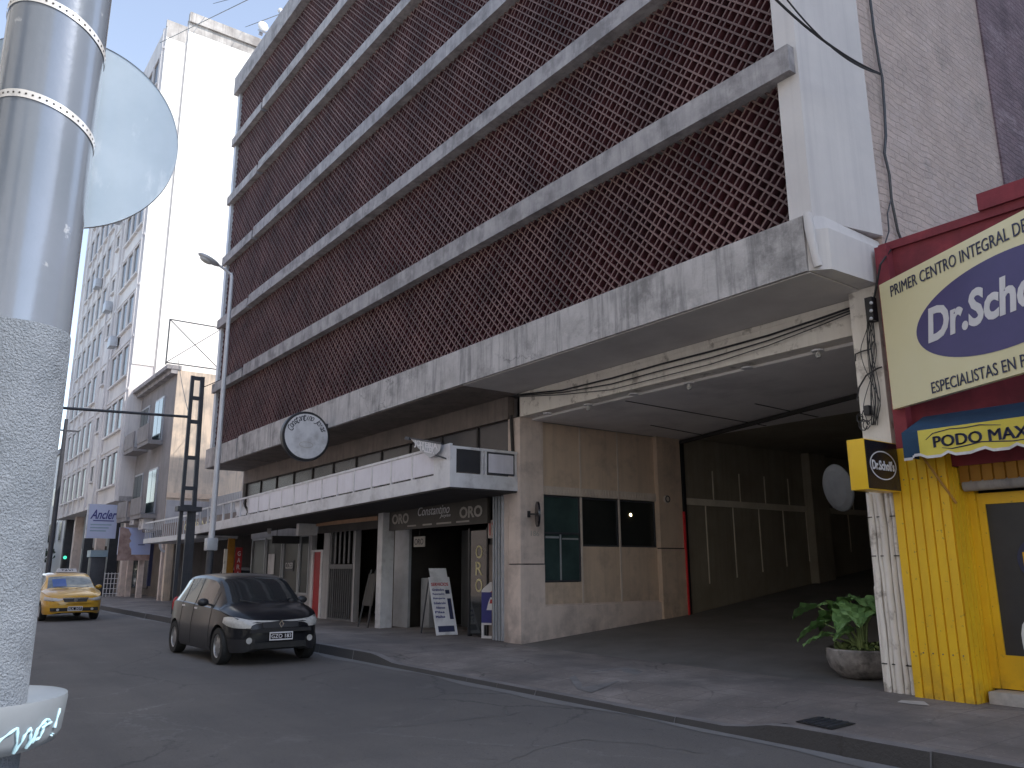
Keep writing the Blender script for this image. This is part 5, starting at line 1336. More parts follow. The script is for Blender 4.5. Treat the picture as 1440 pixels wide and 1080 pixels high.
b.build('rear_leg', 'steeldark', t)
# blue ice-cream style bin
bb = onY(677, 893, 9.62); bb.z = .15; bw = .46
t = thing('ice_cream_stand', 'small blue and white promotional stand beside the folded grille', 'stand', tuple(bb))
yw = R(25); rg = Vector((math.cos(yw), math.sin(yw), 0)); bkk = Vector((-math.sin(yw), math.cos(yw), 0))
def bx_(u0,u1,v0,v1,z0,z1): q = lambda u,v,z: bb+rg*u+bkk*v+Z_*z; return [q(u0,v0,z0),q(u1,v0,z0),q(u1,v1,z0),q(u0,v1,z0),q(u0,v0,z1),q(u1,v0,z1),q(u1,v1,z1),q(u0,v1,z1)]
MB().hexa(bx_(0,bw,0,.3,.30,.90)).build('body', 'bluetext', t)
b = MB()
for (u0,u1,z0,z1) in ((0,.05,0,.30),(bw-.05,bw,0,.30),(.05,bw-.05,0,.05),(.05,bw-.05,.26,.30)): b.hexa(bx_(u0,u1,0,.03,z0,z1)).hexa(bx_(u0,u1,.27,.3,z0,z1))
b.build('frame', 'white', t)
b = MB(); q = lambda u,v,z: bb+rg*u+bkk*v+Z_*z
b.face([q(0,-.004,.9),q(bw,-.004,.9),q(bw,-.004,1.10),q(.2,-.004,1.10),q(0,-.004,.94)]); b.build('header', 'white', t)
b = MB().face([q(.2,-.006,.9),q(bw,-.006,.9),q(bw,-.006,1.02),q(.3,-.006,.95)]); b.build('red_stripe', 'redtext', t)
b = MB().face([q(.12,-.005,.55),q(.36,-.005,.55),q(.3,-.005,.72),q(.27,-.005,.80),q(.21,-.005,.80),q(.17,-.005,.72)]); b.build('emblem', 'whitetext', t)
b = MB().face([q(.19,-.008,.68),q(.29,-.008,.68),q(.27,-.008,.76),q(.21,-.008,.76)]); b.build('emblem_centre', 'redtext', t)
# dark easel board
p1 = Vector((-18.4, 9.12, .15)); 
t = thing('dark_easel', 'dark easel board standing before the roller shutter left of the white column', 'easel', tuple(p1))
b = MB().bar(p1, p1+Vector((.12,.25,1.35)), .035).bar(p1+Vector((.5,0,0)), p1+Vector((.38,.25,1.35)), .035).bar(p1+Vector((.25,.6,0)), p1+Vector((.25,.27,1.3)), .03); b.build('leg', 'black', t)
MB().hexa([p1+Vector(q_) for q_ in ((.0,.08,.5),(.5,.08,.5),(.5,.11,.5),(.0,.11,.5),(.04,.22,1.25),(.46,.22,1.25),(.46,.25,1.25),(.04,.25,1.25))]).build('panel', 'shopdark', t)

# ceiling lamps of the garage mouth
for i, (px, py, bulb) in enumerate(((770,582,0),(827,570,1),(891,555,0),(969,540,1),(1051,518,0),(1150,494,1))):
    p = onZ(px, py, 4.38)
    names = ['first from the pink pillar', 'second from the pink pillar', 'third from the pink pillar', 'fourth from the pink pillar', 'fifth from the pink pillar', 'nearest the white pillar']
    t = thing('ceiling_lamp', 'small white unlit ceiling lamp over the garage mouth, '+names[i], 'ceiling lamp', (p.x, p.y, 4.36), 'small lamps in the row over the garage mouth')
    MB().lathe([(.0,4.375),(.085,4.375),(.085,4.398),(.0,4.398)], (p.x,p.y,0), 24).build('rose', 'white', t)
    if bulb: MB().lathe([(0.0,4.285),(.03,4.29),(.045,4.32),(.03,4.36),(.02,4.375)], (p.x,p.y,0), 20).build('bulb', 'hlamp', t)
# mirror back in the garage
c = onX(1179, 686, -6.0)
t = thing('convex_mirror', 'round convex mirror seen from behind, hanging inside the garage near the yellow box sign', 'mirror', tuple(c))
n_ = (EYE-c).normalized(); n_ = (n_+Vector((-.95,-.1,-.1))).normalized(); rg = Z_.cross(n_).normalized(); up = n_.cross(rg)
up = (up+rg*.25).normalized(); rg = up.cross(n_)
b = MB(); N_ = 48; rings = []
for j, (rf, hf) in enumerate(((1,0),(.97,.02),(.75,.06),(.4,.09),(.1,.1))): rings.append([c+rg*.32*rf*math.cos(2*math.pi*k/N_)+up*.32*rf*math.sin(2*math.pi*k/N_)+n_*hf for k in range(N_)])
for A1, B1 in zip(rings, rings[1:]):
    for k in range(N_): b.face([A1[k],A1[(k+1)%N_],B1[(k+1)%N_],B1[k]], True)
b.face(rings[0]); b.face(rings[-1]); M['mirrorback'] = pm('grey_mirror_back', (.15,.155,.165), (.11,.115,.125), scale=5); b.build('shell', 'mirrorback', t)
MB().bar(c, (-5.0, c.y+.6, c.z+.4), .03).build('arm', 'black', t)
# point behind the shop window on the warm light's sight line
pbulb = Vector((-12.75, onX(887,724,-12.75).y, onX(887,724,-12.75).z))
# ================================================================== planter
pc = Vector((-5.86, 9.95, .17)); rbw = .40
t = thing('planter', 'round cast concrete planter bowl standing on the ramp by the white pillar', 'planter', tuple(pc))
MB().lathe([(.22,.0),(.29,.02),(.40,.12),(.44,.24),(.435,.34),(.415,.36),(.395,.34),(.37,.28),(.0,.27)], pc, 56).build('bowl', 'bowl', t)
MB().lathe([(.345,.285),(.2,.31),(.0,.315)], pc, 32).build('soil', 'soil', t)
pl = thing('leafy_plant', 'broad-leaved green plant growing in the round concrete planter', 'plant', tuple(pc+Vector((0,0,.3))))
def leafblade(b, base, tip, width, nrm, droop=.25, lob=.25, fold=.35, n=9):
    base = Vector(base); tip = Vector(tip); ax = tip-base; L1 = ax.length; ax.normalize(); nrm = Vector(nrm).normalized(); sd = ax.cross(nrm).normalized(); nrm = sd.cross(ax)
    rows = []
    for i in range(n+1):
        s = i/n; wv = width*(math.sin(math.pi*min(1,(s*.9+.1))**.75)+.12*(1-s))*(1+.09*math.sin(s*23))
        if s > .98: wv *= .1
        cpt = base+ax*L1*s-nrm*droop*L1*s*s
        row = []
        for j in (-1,-.66,-.33,0,.33,.66,1):
            off = sd*wv*.5*j; up_ = nrm*(abs(j)**1.4*wv*fold*.5 + .022*math.sin(j*9+s*14))
            bk_ = -ax*(abs(j)**2*lob*L1*(1-s)*.5)
            row.append(cpt+off+up_+bk_)
        rows.append(row)
    for r0, r1 in zip(rows, rows[1:]):
        for j in range(6): b.face([r0[j], r0[j+1], r1[j+1], r1[j]], True)
rn = random.Random(21); b = MB(); st = MB(); pal = MB()
top = pc+Vector((0,0,.31))
# broad leaves: (direction azimuth, stem reach, stem height, leaf length, width)
specs = [(178,.60,.54,.50,.40),(196,.46,.34,.46,.36),(168,.34,.46,.46,.40),(150,.22,.58,.44,.42),(214,.40,.20,.38,.28),(262,.12,.50,.42,.38),(300,.16,.58,.42,.40),(20,.26,.60,.42,.38),(338,.12,.66,.42,.36),(70,.2,.5,.36,.32),(110,.14,.46,.34,.32),(240,.14,.28,.30,.26),(185,.10,.64,.36,.34)]
for (az, rc, h, ln, wd_) in specs:
    a = R(az); dv = Vector((math.cos(a), math.sin(a), 0)); s0 = top+dv*.04; s1 = top+dv*rc*.35+Z_*h*.6; s2 = top+dv*rc+Z_*h
    st.tube([s0, s1, s2], [.018,.013,.008], 6)
    tipp = s2+dv*ln*.85-Z_*ln*rn.uniform(.1,.45)
    leafblade(b, s2-dv*.03, tipp, wd_*1.15, Z_-dv*.35, droop=.22, fold=.22, lob=.4)
b.build('leaf', 'leaf', pl, sharp=None); st.build('stem', 'leafpale', pl)
for k in range(46):
    a = rn.uniform(0, 6.28); r0 = rn.uniform(.08,.30); p0 = top+Vector((math.cos(a)*r0, math.sin(a)*r0, rn.uniform(.0,.05))); dv = Vector((math.cos(a+rn.uniform(-.8,.8)), math.sin(a+rn.uniform(-.8,.8)), rn.uniform(.2,1.6))).normalized()
    leafblade(pal, p0, p0+dv*rn.uniform(.08,.17), rn.uniform(.06,.10), Z_+Vector((rn.uniform(-.6,.6), rn.uniform(-.6,.6), 0)), n=5)
pal.build('small_leaf', 'leafpale', pl)
# rooftop vent and lamp on the parapet
p = onY(371, 42, 8.15); 
t = thing('roof_antenna', 'small white dish and bracket on the roof parapet against the sky', 'antenna', tuple(p))
b = MB().bar(onY(366,50,8.3), onY(369,36,8.3), .12).bar(onY(368,44,8.3), onY(374,46,8.3), .3, .06); b.build('bracket', 'steel', t)
MB().sphere(onY(370,37,8.3), .08, .2, .2, n=12).build('dish', 'towerwhite', t)
t = thing('roof_lamp', 'tiny white lamp on the roof parapet higher up the edge', 'lamp', tuple(onY(394,17,8.15)))
MB().bar(onY(396,22,8.2), onY(394,15,8.2), .10).build('stem', 'steel', t); MB().sphere(onY(394,15,8.2), .09, n=10).build('head', 'towerwhite', t)
# ================================================================== cars
def interp(pts, x):
    if x <= pts[0][0]: return pts[0][1]
    for i in range(len(pts)-1):
        (x0, y0), (x1, y1) = pts[i], pts[i+1]
        if x <= x1:
            t = (x-x0)/(x1-x0)
            m0 = ((y1-y0)/(x1-x0) if i == 0 else (y1-pts[i-1][1])/(x1-pts[i-1][0]))
            m1 = ((y1-y0)/(x1-x0) if i+2 >= len(pts) else (pts[i+2][1]-y0)/(pts[i+2][0]-x0))
            s = (y1-y0)/(x1-x0)
            if s == 0 or m0*s < 0: m0 = 0
            if s == 0 or m1*s < 0: m1 = 0
            h = x1-x0; m0 = math.copysign(min(abs(m0), 3*abs(s)), s)*(m0 != 0); m1 = math.copysign(min(abs(m1), 3*abs(s)), s)*(m1 != 0)
            t2, t3 = t*t, t*t*t
            return (2*t3-3*t2+1)*y0+(t3-2*t2+t)*h*m0+(-2*t3+3*t2)*y1+(t3-t2)*h*m1
    return pts[-1][1]
def make_car(name, label, cat, spec, paint, loc, heading):
    """spec in metres: x from rear (0) to nose (L)"""
    T_ = thing(name, label, cat, loc)
    ch, sh = math.cos(heading), math.sin(heading); Lc = spec['L']; mid = Lc/2; base = Vector(loc)
    def Wp(x, y, z): return base+Vector(((x-mid)*ch-y*sh, (x-mid)*sh+y*ch, z))
    W = spec['W']/2; roof = spec['roof']; belt = spec['belt']; wid = spec['wid']; sill = spec['sill']; ra, fa = spec['axles']; AR_ = spec['arch']; zc = spec['wr']
    def section(x):
        w = W*interp(wid, x); zr = interp(roof, x); zb = min(interp(belt, x), zr-.015); zs = interp(sill, x); tw = W*interp(spec['tum'], x)
        arch = 0
        for a in (ra, fa):
            if abs(x-a) < AR_: arch = max(arch, zc+math.sqrt(AR_**2-(x-a)**2))
        gl = zr-zb > .12
        pts = [(0, zs+.02), (w*.60, zs+.02), (w*.62, zs), (w*.95, zs), (w*.99, zs+.06), (w, .42), (w*1.0, .58), (w*.985, .70 if zb > .74 else zb-.06), (w*.955, zb-.01)]
        pts = [(y, min(z, zb-.012)) for y, z in pts]
        if arch:
            q = [pts[0], pts[1], (w*.62, max(arch, zs))]
            for (y, z) in pts[3:]: q.append((y, max(z, min(arch, zb-.02))))
            pts = q
        if gl:
            rw = tw*.98; n = 3
            pts += [(w*.93, zb)]
            for k in range(1, n+1): t = k/n; pts.append((w*.93+(rw-w*.93)*t, zb+(zr-.085-zb)*(t*.98+.02*t)))
            pts += [(rw*.93, zr-.035), (rw*.78, zr-.012), (rw*.5, zr-.002), (rw*.25, zr+.004), (0, zr+.006)]
        else:
            e = w*.93; pts += [(e, zb)]; dz = zr-zb
            for t in (.97,.94,.90): pts.append((w*t, zb+dz*(1-t)*3.0))
            pts += [(w*.84, zb+dz*.62), (w*.72, zb+dz*.82), (w*.48, zb+dz*.95), (w*.24, zb+dz*.99), (0, zr)]
        return pts
    xs = sorted(set([round(i*Lc/96, 4) for i in range(97)]))
    secs = [section(x) for x in xs]; np_ = len(secs[0])
    groups = {k: MB() for k in ('body', 'glass', 'windscreen', 'lower', 'well', 'rear')}
    vc = {}
    def quad(g, i, j, s):
        q = []
        for (a, c) in ((i,j),(i+1,j),(i+1,j+1),(i,j+1)):
            y, z = secs[a][c]; key = (g, a, c, s if y > 1e-6 else 1)
            if key not in vc: vc[key] = groups[g].b.verts.new(Wp(xs[a], s*y, z))
            q.append(vc[key])
        q2 = []
        for v in q:
            if v not in q2: q2.append(v)
        if len(q2) < 3: return
        try: f = groups[g].b.faces.new(q2); f.smooth = True
        except ValueError: pass
    for i in range(len(xs)-1):
        xm = (xs[i]+xs[i+1])/2
        for j in range(np_-1):
            g = 'body'
            zr = interp(roof, xm); zb = interp(belt, xm); gl = zr-zb > .12
            if j <= 2: g = 'well'
            if gl and 9 <= j <= 11:
                for (a, c) in spec['side']:
                    if a < xm < c:
                        g = 'glass'
            if gl and spec['ws'][0] < xm < spec['ws'][1] and j >= 13: g = 'windscreen'
            if gl and spec['rw'][0] < xm < spec['rw'][1] and j >= 13: g = 'rear'
            if j in (3,4) and g == 'body' and spec.get('cladding'): g = 'lower'
            for s in (1, -1): quad(g, i, j, s)
    for i, r_ in ((0, 0), (len(xs)-1, 1)):   # caps
        for s in (1, -1):
            for j in range(2, np_-2):
                y0, z0 = secs[i][j]; y1, z1 = secs[i][j+1]
                g = groups['body']
                try: g.face([Wp(xs[i], s*y0, z0), Wp(xs[i], s*y1, z1), Wp(xs[i], 0, z1), Wp(xs[i], 0, z0)])
                except ValueError: pass
    for g, m_ in (('body', paint), ('glass', 'glass'), ('windscreen', spec.get('wsmat', 'glass')), ('rear', 'glass'), ('lower', 'black'), ('well', 'blackrub')):
        if len(groups[g].b.faces):
            bmesh.ops.remove_doubles(groups[g].b, verts=groups[g].b.verts, dist=.0005)
            groups[g].build({'body':'body','glass':'side_window','windscreen':'windscreen','rear':'rear_window','lower':'sill_cladding','well':'underbody'}[g], m_, T_, sharp=35)
    # wheels
    wr = spec['wr']; tw_ = .19
    for a in (ra, fa):
        for s in (1, -1):
            c = Wp(a, s*(W-.105), wr); ax = Vector((-sh, ch, 0))*s
            q = MB(); n = 40; prof = [(wr*.62,-tw_/2),(wr*.93,-tw_/2),(wr,-tw_*.35),(wr,tw_*.35),(wr*.95,tw_/2),(wr*.66,tw_/2),(wr*.63,tw_*.42)]
            e1 = Z_; e2 = ax.cross(Z_)
            def rg_(prof, mb, smooth=True, cap=False):
                rs = [[mb.b.verts.new(c+e1*r*math.cos(2*math.pi*k/n)+e2*r*math.sin(2*math.pi*k/n)+ax*h) for k in range(n)] for r, h in prof]
                for A1, B1 in zip(rs, rs[1:]):
                    for k in range(n): f = mb.b.faces.new([A1[k],A1[(k+1)%n],B1[(k+1)%n],B1[k]]); f.smooth = smooth
                if cap: mb.b.faces.new(rs[-1])
            rg_(prof, q); wh = q.build('wheel', 'blackrub', T_)
            q = MB(); rg_([(wr*.66, tw_*.46),(wr*.60,tw_*.40),(wr*.56,tw_*.15)], q)
            for k in range(spec.get('spokes', 5)):
                an = 2*math.pi*k/spec.get('spokes', 5)+.3; dv = e1*math.cos(an)+e2*math.sin(an); sv = dv.cross(ax)
                a0 = c+ax*tw_*.34; wd0, wd1 = .045, .028
                q.hexa([a0-sv*wd0+dv*.04-ax*.02, a0+sv*wd0+dv*.04-ax*.02, a0+sv*wd1+dv*wr*.6-ax*.02, a0-sv*wd1+dv*wr*.6-ax*.02, a0-sv*wd0+dv*.04+ax*.015, a0+sv*wd0+dv*.04+ax*.015, a0+sv*wd1+dv*wr*.6+ax*.0, a0-sv*wd1+dv*wr*.6])
            q.disc(c+ax*tw_*.44, e1, e2, wr*.17, n=20); q.build('rim', 'rim', wh)
            q = MB(); q.disc(c+ax*tw_*.1, e1, e2, wr*.58, n=30); q.build('brake_disc', 'black', wh)
    # door gaps and handles
    side_y = lambda x, z: None
    q = MB()
    def surf(x, j):
        s_ = section(x); return s_[j]
    for x in spec['gaps']:
        for s in (1, -1):
            pts = []
            for j in range(4, 13):
                y, z = surf(x, j); pts.append(Wp(x, s*(y+.0015), z))
            q.tube(pts, .0042, 4)
    q.build('door_gap', 'darkline', T_)
    q = MB()
    for x in spec['handles']:
        for s in (1, -1):
            y, z = surf(x, 8); q.bar(Wp(x-.08, s*(y+.022), z-.05), Wp(x+.08, s*(y+.022), z-.05), .022, .03)
    q.build('door_handle', spec.get('hmat', paint), T_)
    q = MB()
    for s in (1, -1):
        x = spec['mirror']; y, z = surf(x, 9)
        q.bar(Wp(x, s*(y-.02), z+.03), Wp(x, s*(y+.09), z+.06), .04, .03); q.sphere(Wp(x, s*(y+.13), z+.08), .055, .10, .068, n=14, mat=Matrix.Rotation(heading, 4, 'Z'))
    q.build('door_mirror', spec.get('mmat', paint), T_)
    return T_, Wp, section


def lamp_patch(Wp, sec, x0, x1, zb, zt, par, name='headlight', mat='hlamp', off=.008, n=14, m=6):
    """lens that follows the wing surface between two height curves"""
    def ysurf(x, z):
        P_ = sec(x); best = 0
        for (ya, za), (yb, zb_) in zip(P_[3:], P_[4:]):
            if min(za, zb_)-1e-6 <= z <= max(za, zb_)+1e-6 and abs(zb_-za) > 1e-6: best = max(best, ya+(yb-ya)*(z-za)/(zb_-za))
        return best
    for s in (1, -1):
        q = MB(); g = []
        for i in range(n+1):
            u = i/n; x = x0+(x1-x0)*u; a, c = zb(u), zt(u); row = []
            for j in range(m+1):
                z = a+(c-a)*j/m; bul = .012*math.sin(math.pi*j/m)*math.sin(math.pi*u)
                row.append(q.b.verts.new(Wp(x+off*.7+bul, s*(ysurf(x, z)+off+bul), z)))
            g.append(row)
        for i in range(n):
            for j in range(m): f = q.b.faces.new([g[i][j], g[i+1][j], g[i+1][j+1], g[i][j+1]]); f.smooth = True
        q.build(name, mat, par)
def ell(q, Wp, x, y, z, rx, ry, rz, heading, tilt=0, yaw=0):
    q.sphere(Wp(x, y, z), rx, ry, rz, n=22, mat=Matrix.Rotation(heading+yaw, 4, 'Z') @ Matrix.Rotation(tilt, 4, 'Y'))

# ---------------- small black five-door hatchback
cl = dict(L=3.78, W=1.66, wr=.292, arch=.345, axles=(.62, 3.10), 
  roof=[(0,.78),(.04,.98),(.12,1.08),(.42,1.34),(.8,1.425),(1.5,1.455),(2.1,1.43),(2.42,1.37),(2.75,1.18),(3.06,.965),(3.12,.94),(3.45,.86),(3.65,.77),(3.74,.68),(3.78,.60)],
  belt=[(0,.70),(.1,.90),(.5,.955),(1.2,.945),(2.4,.90),(3.0,.87),(3.1,.85),(3.45,.775),(3.65,.69),(3.74,.61),(3.78,.54)],
  wid=[(0,.78),(.08,.88),(.35,.965),(.9,1.0),(2.8,1.0),(3.2,.985),(3.42,.93),(3.58,.84),(3.68,.73),(3.75,.60),(3.78,.52)],
  sill=[(0,.34),(.3,.24),(.9,.19),(2.8,.19),(3.4,.20),(3.7,.22),(3.78,.27)],
  tum=[(0,.60),(.4,.70),(1.0,.755),(2.2,.765),(2.6,.79),(3.1,.86),(3.78,.6)],
  side=[(.42,.98),(1.04,1.62),(1.70,2.52)], ws=(2.40,3.07), rw=(.10,.42), gaps=(.98,1.66,2.66), handles=(1.12,1.86), mirror=2.50, spokes=7, cladding=True, hmat='chrome', mmat='black')
hd = R(1.0); loc = (-15.28, 5.20, 0)
CL, Wp, sec = make_car('hatchback_car', 'small black five-door hatchback driving in front of the shops', 'car', cl, 'paintblack', loc, hd)
lamp_patch(Wp, sec, 3.27, 3.74, lambda u: .575+.015*u+.10*(1-u)**2, lambda u: .755+.03*math.sin(u*2.6)-.075*u*u, CL)
q = MB(); q.hexa([Wp(3.70,-.36,.585),Wp(3.795,-.30,.585),Wp(3.795,.30,.585),Wp(3.70,.36,.585),Wp(3.64,-.36,.68),Wp(3.765,-.30,.68),Wp(3.765,.30,.68),Wp(3.64,.36,.68)]); GR = q.build('grille', 'black', CL)
q = MB(); q.hexa([Wp(3.74,-.50,.27),Wp(3.805,-.44,.27),Wp(3.805,.44,.27),Wp(3.74,.50,.27),Wp(3.74,-.50,.36),Wp(3.80,-.44,.36),Wp(3.80,.44,.36),Wp(3.74,.50,.36)]); q.build('lower_grille', 'blackrub', CL)
q = MB().bar(Wp(3.79,-.52,.545), Wp(3.79,.52,.545), .03, .06); q.build('bumper_strip', 'black', CL)
# plain diamond emblem
q = MB(); e = [Wp(3.80,0,.71),Wp(3.80,.045,.645),Wp(3.80,0,.58),Wp(3.80,-.045,.645)]; i_ = [Wp(3.80,0,.68),Wp(3.80,.022,.645),Wp(3.80,0,.61),Wp(3.80,-.022,.645)]
for k in range(4): q.face([e[k], e[(k+1)%4], i_[(k+1)%4], i_[k]])
q.build('emblem', 'chrome', GR)
def plate(Wp, x, z, s, par, heading):
    q = MB().hexa([Wp(x,-.20,z-.065),Wp(x+.012,-.20,z-.065),Wp(x+.012,.20,z-.065),Wp(x,.20,z-.065),Wp(x,-.20,z+.065),Wp(x+.012,-.20,z+.065),Wp(x+.012,.20,z+.065),Wp(x,.20,z+.065)]); pl_ = q.build('number_plate', 'whitetext', par)
    q = MB().face([Wp(x+.0135,-.185,z-.045),Wp(x+.0135,.185,z-.045),Wp(x+.0135,.185,z+.045),Wp(x+.0135,-.185,z+.045)]).build('plate_field', 'blackface', pl_)
    text(s, Wp(x+.0145,0,z), Vector((-math.sin(heading), math.cos(heading), 0)), Z_, .34, .062, 'whitetext', pl_, bold=.01, ext=.001)
plate(Wp, 3.805, .455, 'GZO 183', CL, hd)
q = MB()
for s in (1, -1): q.disc(Wp(3.77, s*.52, .40), Vector((-math.sin(hd), math.cos(hd), 0)), Z_, .05, n=18)
q.build('fog_light', 'hlamp', CL)
q = MB()
for s in (-1, 1): q.tube([Wp(3.16,s*.15,.955),Wp(3.02,s*.45,1.02)], .008, 5)
q.build('wiper', 'black', CL)
q = MB()
for s in (1, -1): ell(q, Wp, .08, s*.66, .85, .06, .08, .16, hd)
q.build('tail_light', 'red', CL)

# ---------------- yellow taxi saloon
tx = dict(L=4.10, W=1.66, wr=.29, arch=.34, axles=(.78, 3.22),
  roof=[(0,.86),(.08,.96),(.55,1.0),(.75,1.04),(1.15,1.34),(1.5,1.425),(2.1,1.44),(2.5,1.40),(2.75,1.31),(3.1,1.07),(3.3,.96),(3.38,.94),(3.75,.86),(3.98,.76),(4.06,.66),(4.10,.60)],
  belt=[(0,.80),(.08,.90),(.6,.93),(1.4,.93),(2.8,.90),(3.3,.87),(3.4,.85),(3.75,.78),(3.98,.70),(4.06,.60),(4.10,.54)],
  wid=[(0,.82),(.08,.92),(.4,.98),(1,1.0),(3.1,1.0),(3.5,.985),(3.75,.94),(3.9,.86),(4.0,.76),(4.07,.63),(4.10,.54)],
  sill=[(0,.34),(.3,.24),(.9,.19),(3.2,.19),(3.7,.20),(4.0,.22),(4.10,.26)],
  tum=[(0,.7),(.9,.74),(1.6,.76),(2.4,.76),(2.8,.79),(3.3,.88),(4.1,.7)],
  side=[(1.0,1.75),(1.83,2.75)], wsmat='ws_bright', ws=(2.72,3.32), rw=(.72,1.15), gaps=(1.05,1.79,2.86), handles=(1.2,1.98), mirror=2.70, spokes=8)
hd2 = R(2.0); 
TXl = (-30.25, 4.42, 0)
TX_, Wp2, sec2 = make_car('taxi', 'yellow taxi saloon with a roof sign coming down the street at left', 'taxi', tx, 'paintyellow', TXl, hd2)
lamp_patch(Wp2, sec2, 3.66, 4.08, lambda u: .60+.03*(1-u)**2, lambda u: .73-.06*u*u, TX_)
q = MB(); q.hexa([Wp2(4.0,-.34,.57),Wp2(4.115,-.30,.57),Wp2(4.115,.30,.57),Wp2(4.0,.34,.57),Wp2(4.0,-.36,.67),Wp2(4.10,-.34,.67),Wp2(4.10,.34,.67),Wp2(4.0,.36,.67)]); G_ = q.build('grille', 'black', TX_)
MB().bar(Wp2(4.095,-.35,.685), Wp2(4.095,.35,.685), .02, .02).build('chrome_strip', 'chrome', G_); MB().disc(Wp2(4.12,0,.625), Vector((-math.sin(hd2),math.cos(hd2),0)), Z_, .055, n=20).build('emblem', 'chrome', G_)
q = MB(); q.hexa([Wp2(4.05,-.66,.30),Wp2(4.125,-.58,.30),Wp2(4.125,.58,.30),Wp2(4.05,.66,.30),Wp2(3.98,-.66,.40),Wp2(4.12,-.58,.40),Wp2(4.12,.58,.40),Wp2(3.98,.66,.40)]); q.build('lower_grille', 'blackrub', TX_)
plate(Wp2, 4.13, .37, 'ILK 507', TX_, hd2)
q = MB()
for s in (1, -1): q.disc(Wp2(4.128, s*.47, .35), Vector((-math.sin(hd2),math.cos(hd2),0)), Z_, .04, n=16)
q.build('fog_light', 'hlamp', TX_)
q = MB().hexa([Wp2(2.1,-.30,1.445),Wp2(2.3,-.30,1.445),Wp2(2.3,.30,1.445),Wp2(2.1,.30,1.445),Wp2(2.14,-.27,1.56),Wp2(2.24,-.27,1.56),Wp2(2.24,.27,1.56),Wp2(2.14,.27,1.56)]); RS = q.build('roof_sign', 'white', TX_)
text('TAXI', Wp2(2.275,0,1.50), Vector((-math.sin(hd2),math.cos(hd2),0)), Z_, .34, .07, 'darktext', RS, bold=.02)
q = MB(); a1 = (3.02, 1.125); a2 = (2.80, 1.285)
def topz(sec, x, y):
    P_ = sec(x)
    for (ya, za), (yb, zb_) in zip(P_[9:], P_[10:]):
        if min(ya, yb)-1e-6 <= abs(y) <= max(ya, yb)+1e-6 and abs(yb-ya) > 1e-6: return za+(zb_-za)*(abs(y)-ya)/(yb-ya)
    return P_[-1][1]
def screen_patch(Wp, sec, x0, x1, y0, y1, name, mat, par):
    q = MB(); g = [[q.b.verts.new(Wp(x0+(x1-x0)*i/8+.006, y0+(y1-y0)*j/8, topz(sec, x0+(x1-x0)*i/8, y0+(y1-y0)*j/8)+.006)) for j in range(9)] for i in range(9)]
    for i in range(8):
        for j in range(8): f = q.b.faces.new([g[i][j], g[i+1][j], g[i+1][j+1], g[i][j+1]]); f.smooth = True
    return q.build(name, mat, par)
screen_patch(Wp2, sec2, 2.86, 3.20, -.50, -.12, 'sun_shade', 'shadeblue', TX_)
q = MB()
for s in (-1, 1): q.tube([Wp2(3.37,s*.1,.96),Wp2(3.26,s*.5,1.0)], .008, 5)
q.build('wiper', 'black', TX_)

# ---------------- white car inside the annex garage
wc = dict(tx); wc['wsmat'] = 'glass'; wc['mmat'] = 'paintwhite'
WCt, Wp3, sec3 = make_car('white_car', 'white car parked nose-out in the dark garage behind the lattice pole', 'car', wc, 'paintwhite', (-31.6, 10.6, .15), R(-25))
lamp_patch(Wp3, sec3, 3.66, 4.08, lambda u: .60+.03*(1-u)**2, lambda u: .73-.06*u*u, WCt)
q = MB().hexa([Wp3(4.0,-.34,.57),Wp3(4.115,-.30,.57),Wp3(4.115,.30,.57),Wp3(4.0,.34,.57),Wp3(4.0,-.36,.67),Wp3(4.10,-.34,.67),Wp3(4.10,.34,.67),Wp3(4.0,.36,.67)]); q.build('grille', 'black', WCt)
# ================================================================== the opposite side of the street (behind the camera; its sunlit fronts light the shaded side)
def opp(label, x0, x1, h, mat, nx):
    t = thing('opposite_building', label, 'building', ((x0+x1)/2, -9, 0), None)
    MB().box(x0, x1, -16, -4.2, 0, h).build('wall', mat, t)
    MB().box(x0-.1, x1+.1, -16.1, -3.9, h, h+.35).build('cornice', 'ledge', t)
    n = int((h-3.6)/3.0)
    for i in range(n):
        for k in range(nx):
            xc = x0+(k+.5)*(x1-x0)/nx
            fo = MB().box(xc-.65, xc+.65, -4.2, -4.14, 4+i*3, 5.5+i*3).build('window', 'steel', t)
            MB().box(xc-.57, xc+.57, -4.139, -4.125, 4.08+i*3, 5.42+i*3).build('pane', 'glass', fo)
    n2 = max(2, int((x1-x0)/4))
    for k in range(n2):
        xc = x0+(k+.5)*(x1-x0)/n2; MB().box(xc-1.1, xc+1.1, -4.2, -4.12, .3, 2.6).build('shop_window', 'glass', t)
M['oppcream'] = pm('sunny_cream_render', (.82, .78, .70), (.76, .72, .64), scale=.6, streak=.3)
M['oppwhite'] = pm('sunny_white_render', (.86, .84, .80), (.80, .78, .74), scale=.6, streak=.3)
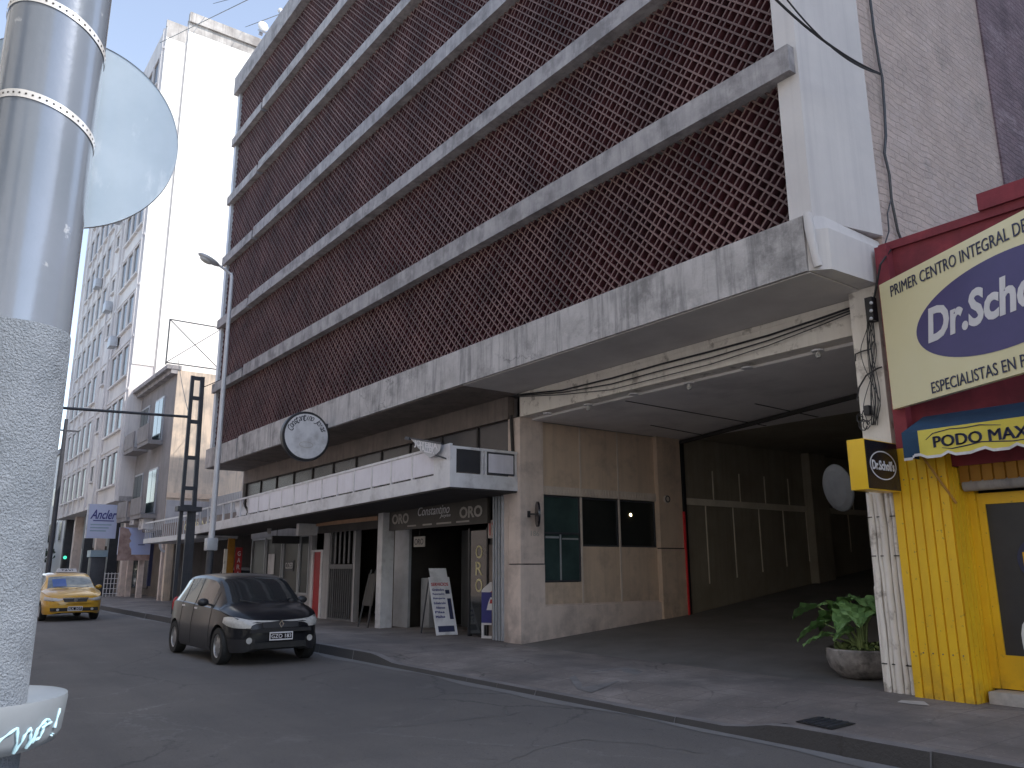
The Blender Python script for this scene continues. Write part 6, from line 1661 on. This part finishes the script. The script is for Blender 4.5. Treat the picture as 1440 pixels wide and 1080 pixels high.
M['opprose'] = pm('sunny_rose_render', (.80, .68, .62), (.74, .62, .56), scale=.6, streak=.3)
opp('cream five-storey building opposite, straight behind the camera', -6, 14, 17, 'oppcream', 6)
opp('white four-storey building opposite the garage mouth', -24, -6.4, 14, 'oppwhite', 5)
opp('rose four-storey building opposite the canopy end', -44, -24.4, 15, 'opprose', 6)
opp('white five-storey building opposite the tower', -70, -44.4, 17, 'oppwhite', 7)
opp('cream three-storey building opposite, farthest down the street', -100, -70.4, 12, 'oppcream', 8)

# ------------------------------------------------------------------ every separate piece of a kind becomes its own part
def split_loose(o):
    bm = bmesh.new(); bm.from_mesh(o.data); bm.verts.ensure_lookup_table(); seen = set(); isl = []
    for v in bm.verts:
        if v.index in seen: continue
        st = [v]; seen.add(v.index); comp = []
        while st:
            a = st.pop(); comp.append(a.index)
            for e in a.link_edges:
                c = e.other_vert(a)
                if c.index not in seen: seen.add(c.index); st.append(c)
        isl.append(set(comp))
    bm.free()
    if len(isl) < 2 or len(isl) > 60: return
    base = o.name.split('.')[0]
    for k, s in enumerate(isl):
        b2 = bmesh.new(); b2.from_mesh(o.data); b2.verts.ensure_lookup_table()
        bmesh.ops.delete(b2, geom=[v for v in b2.verts if v.index not in s], context='VERTS')
        me = bpy.data.meshes.new(base); b2.to_mesh(me); b2.free()
        for m_ in o.data.materials: me.materials.append(m_)
        if k == 0: first = me; continue
        c = bpy.data.objects.new(base, me); COL.objects.link(c); c.parent = o.parent; c.location = o.location
        for key in ('label', 'kind'):
            if key in o: c[key] = o[key]
    o.data = first
SPLIT = {'canopy_post','upper_window_mullion','upper_window_pane','tarpaulin','side_window','door_handle','door_mirror','fog_light','tail_light','wiper',
         'joint_strip','ceiling_groove','brace','string','column','pilaster_strip','floor_band','wall_line','window_poster','insulator','leg','rear_leg','shop_glass','cross_plate','conduit_clip','shop_window_panel','bracket','window_surround'}
for o in [o for o in bpy.data.objects if o.type == 'MESH' and o.name.split('.')[0] in SPLIT]:
    if not any(k.parent == o for k in bpy.data.objects): split_loose(o)
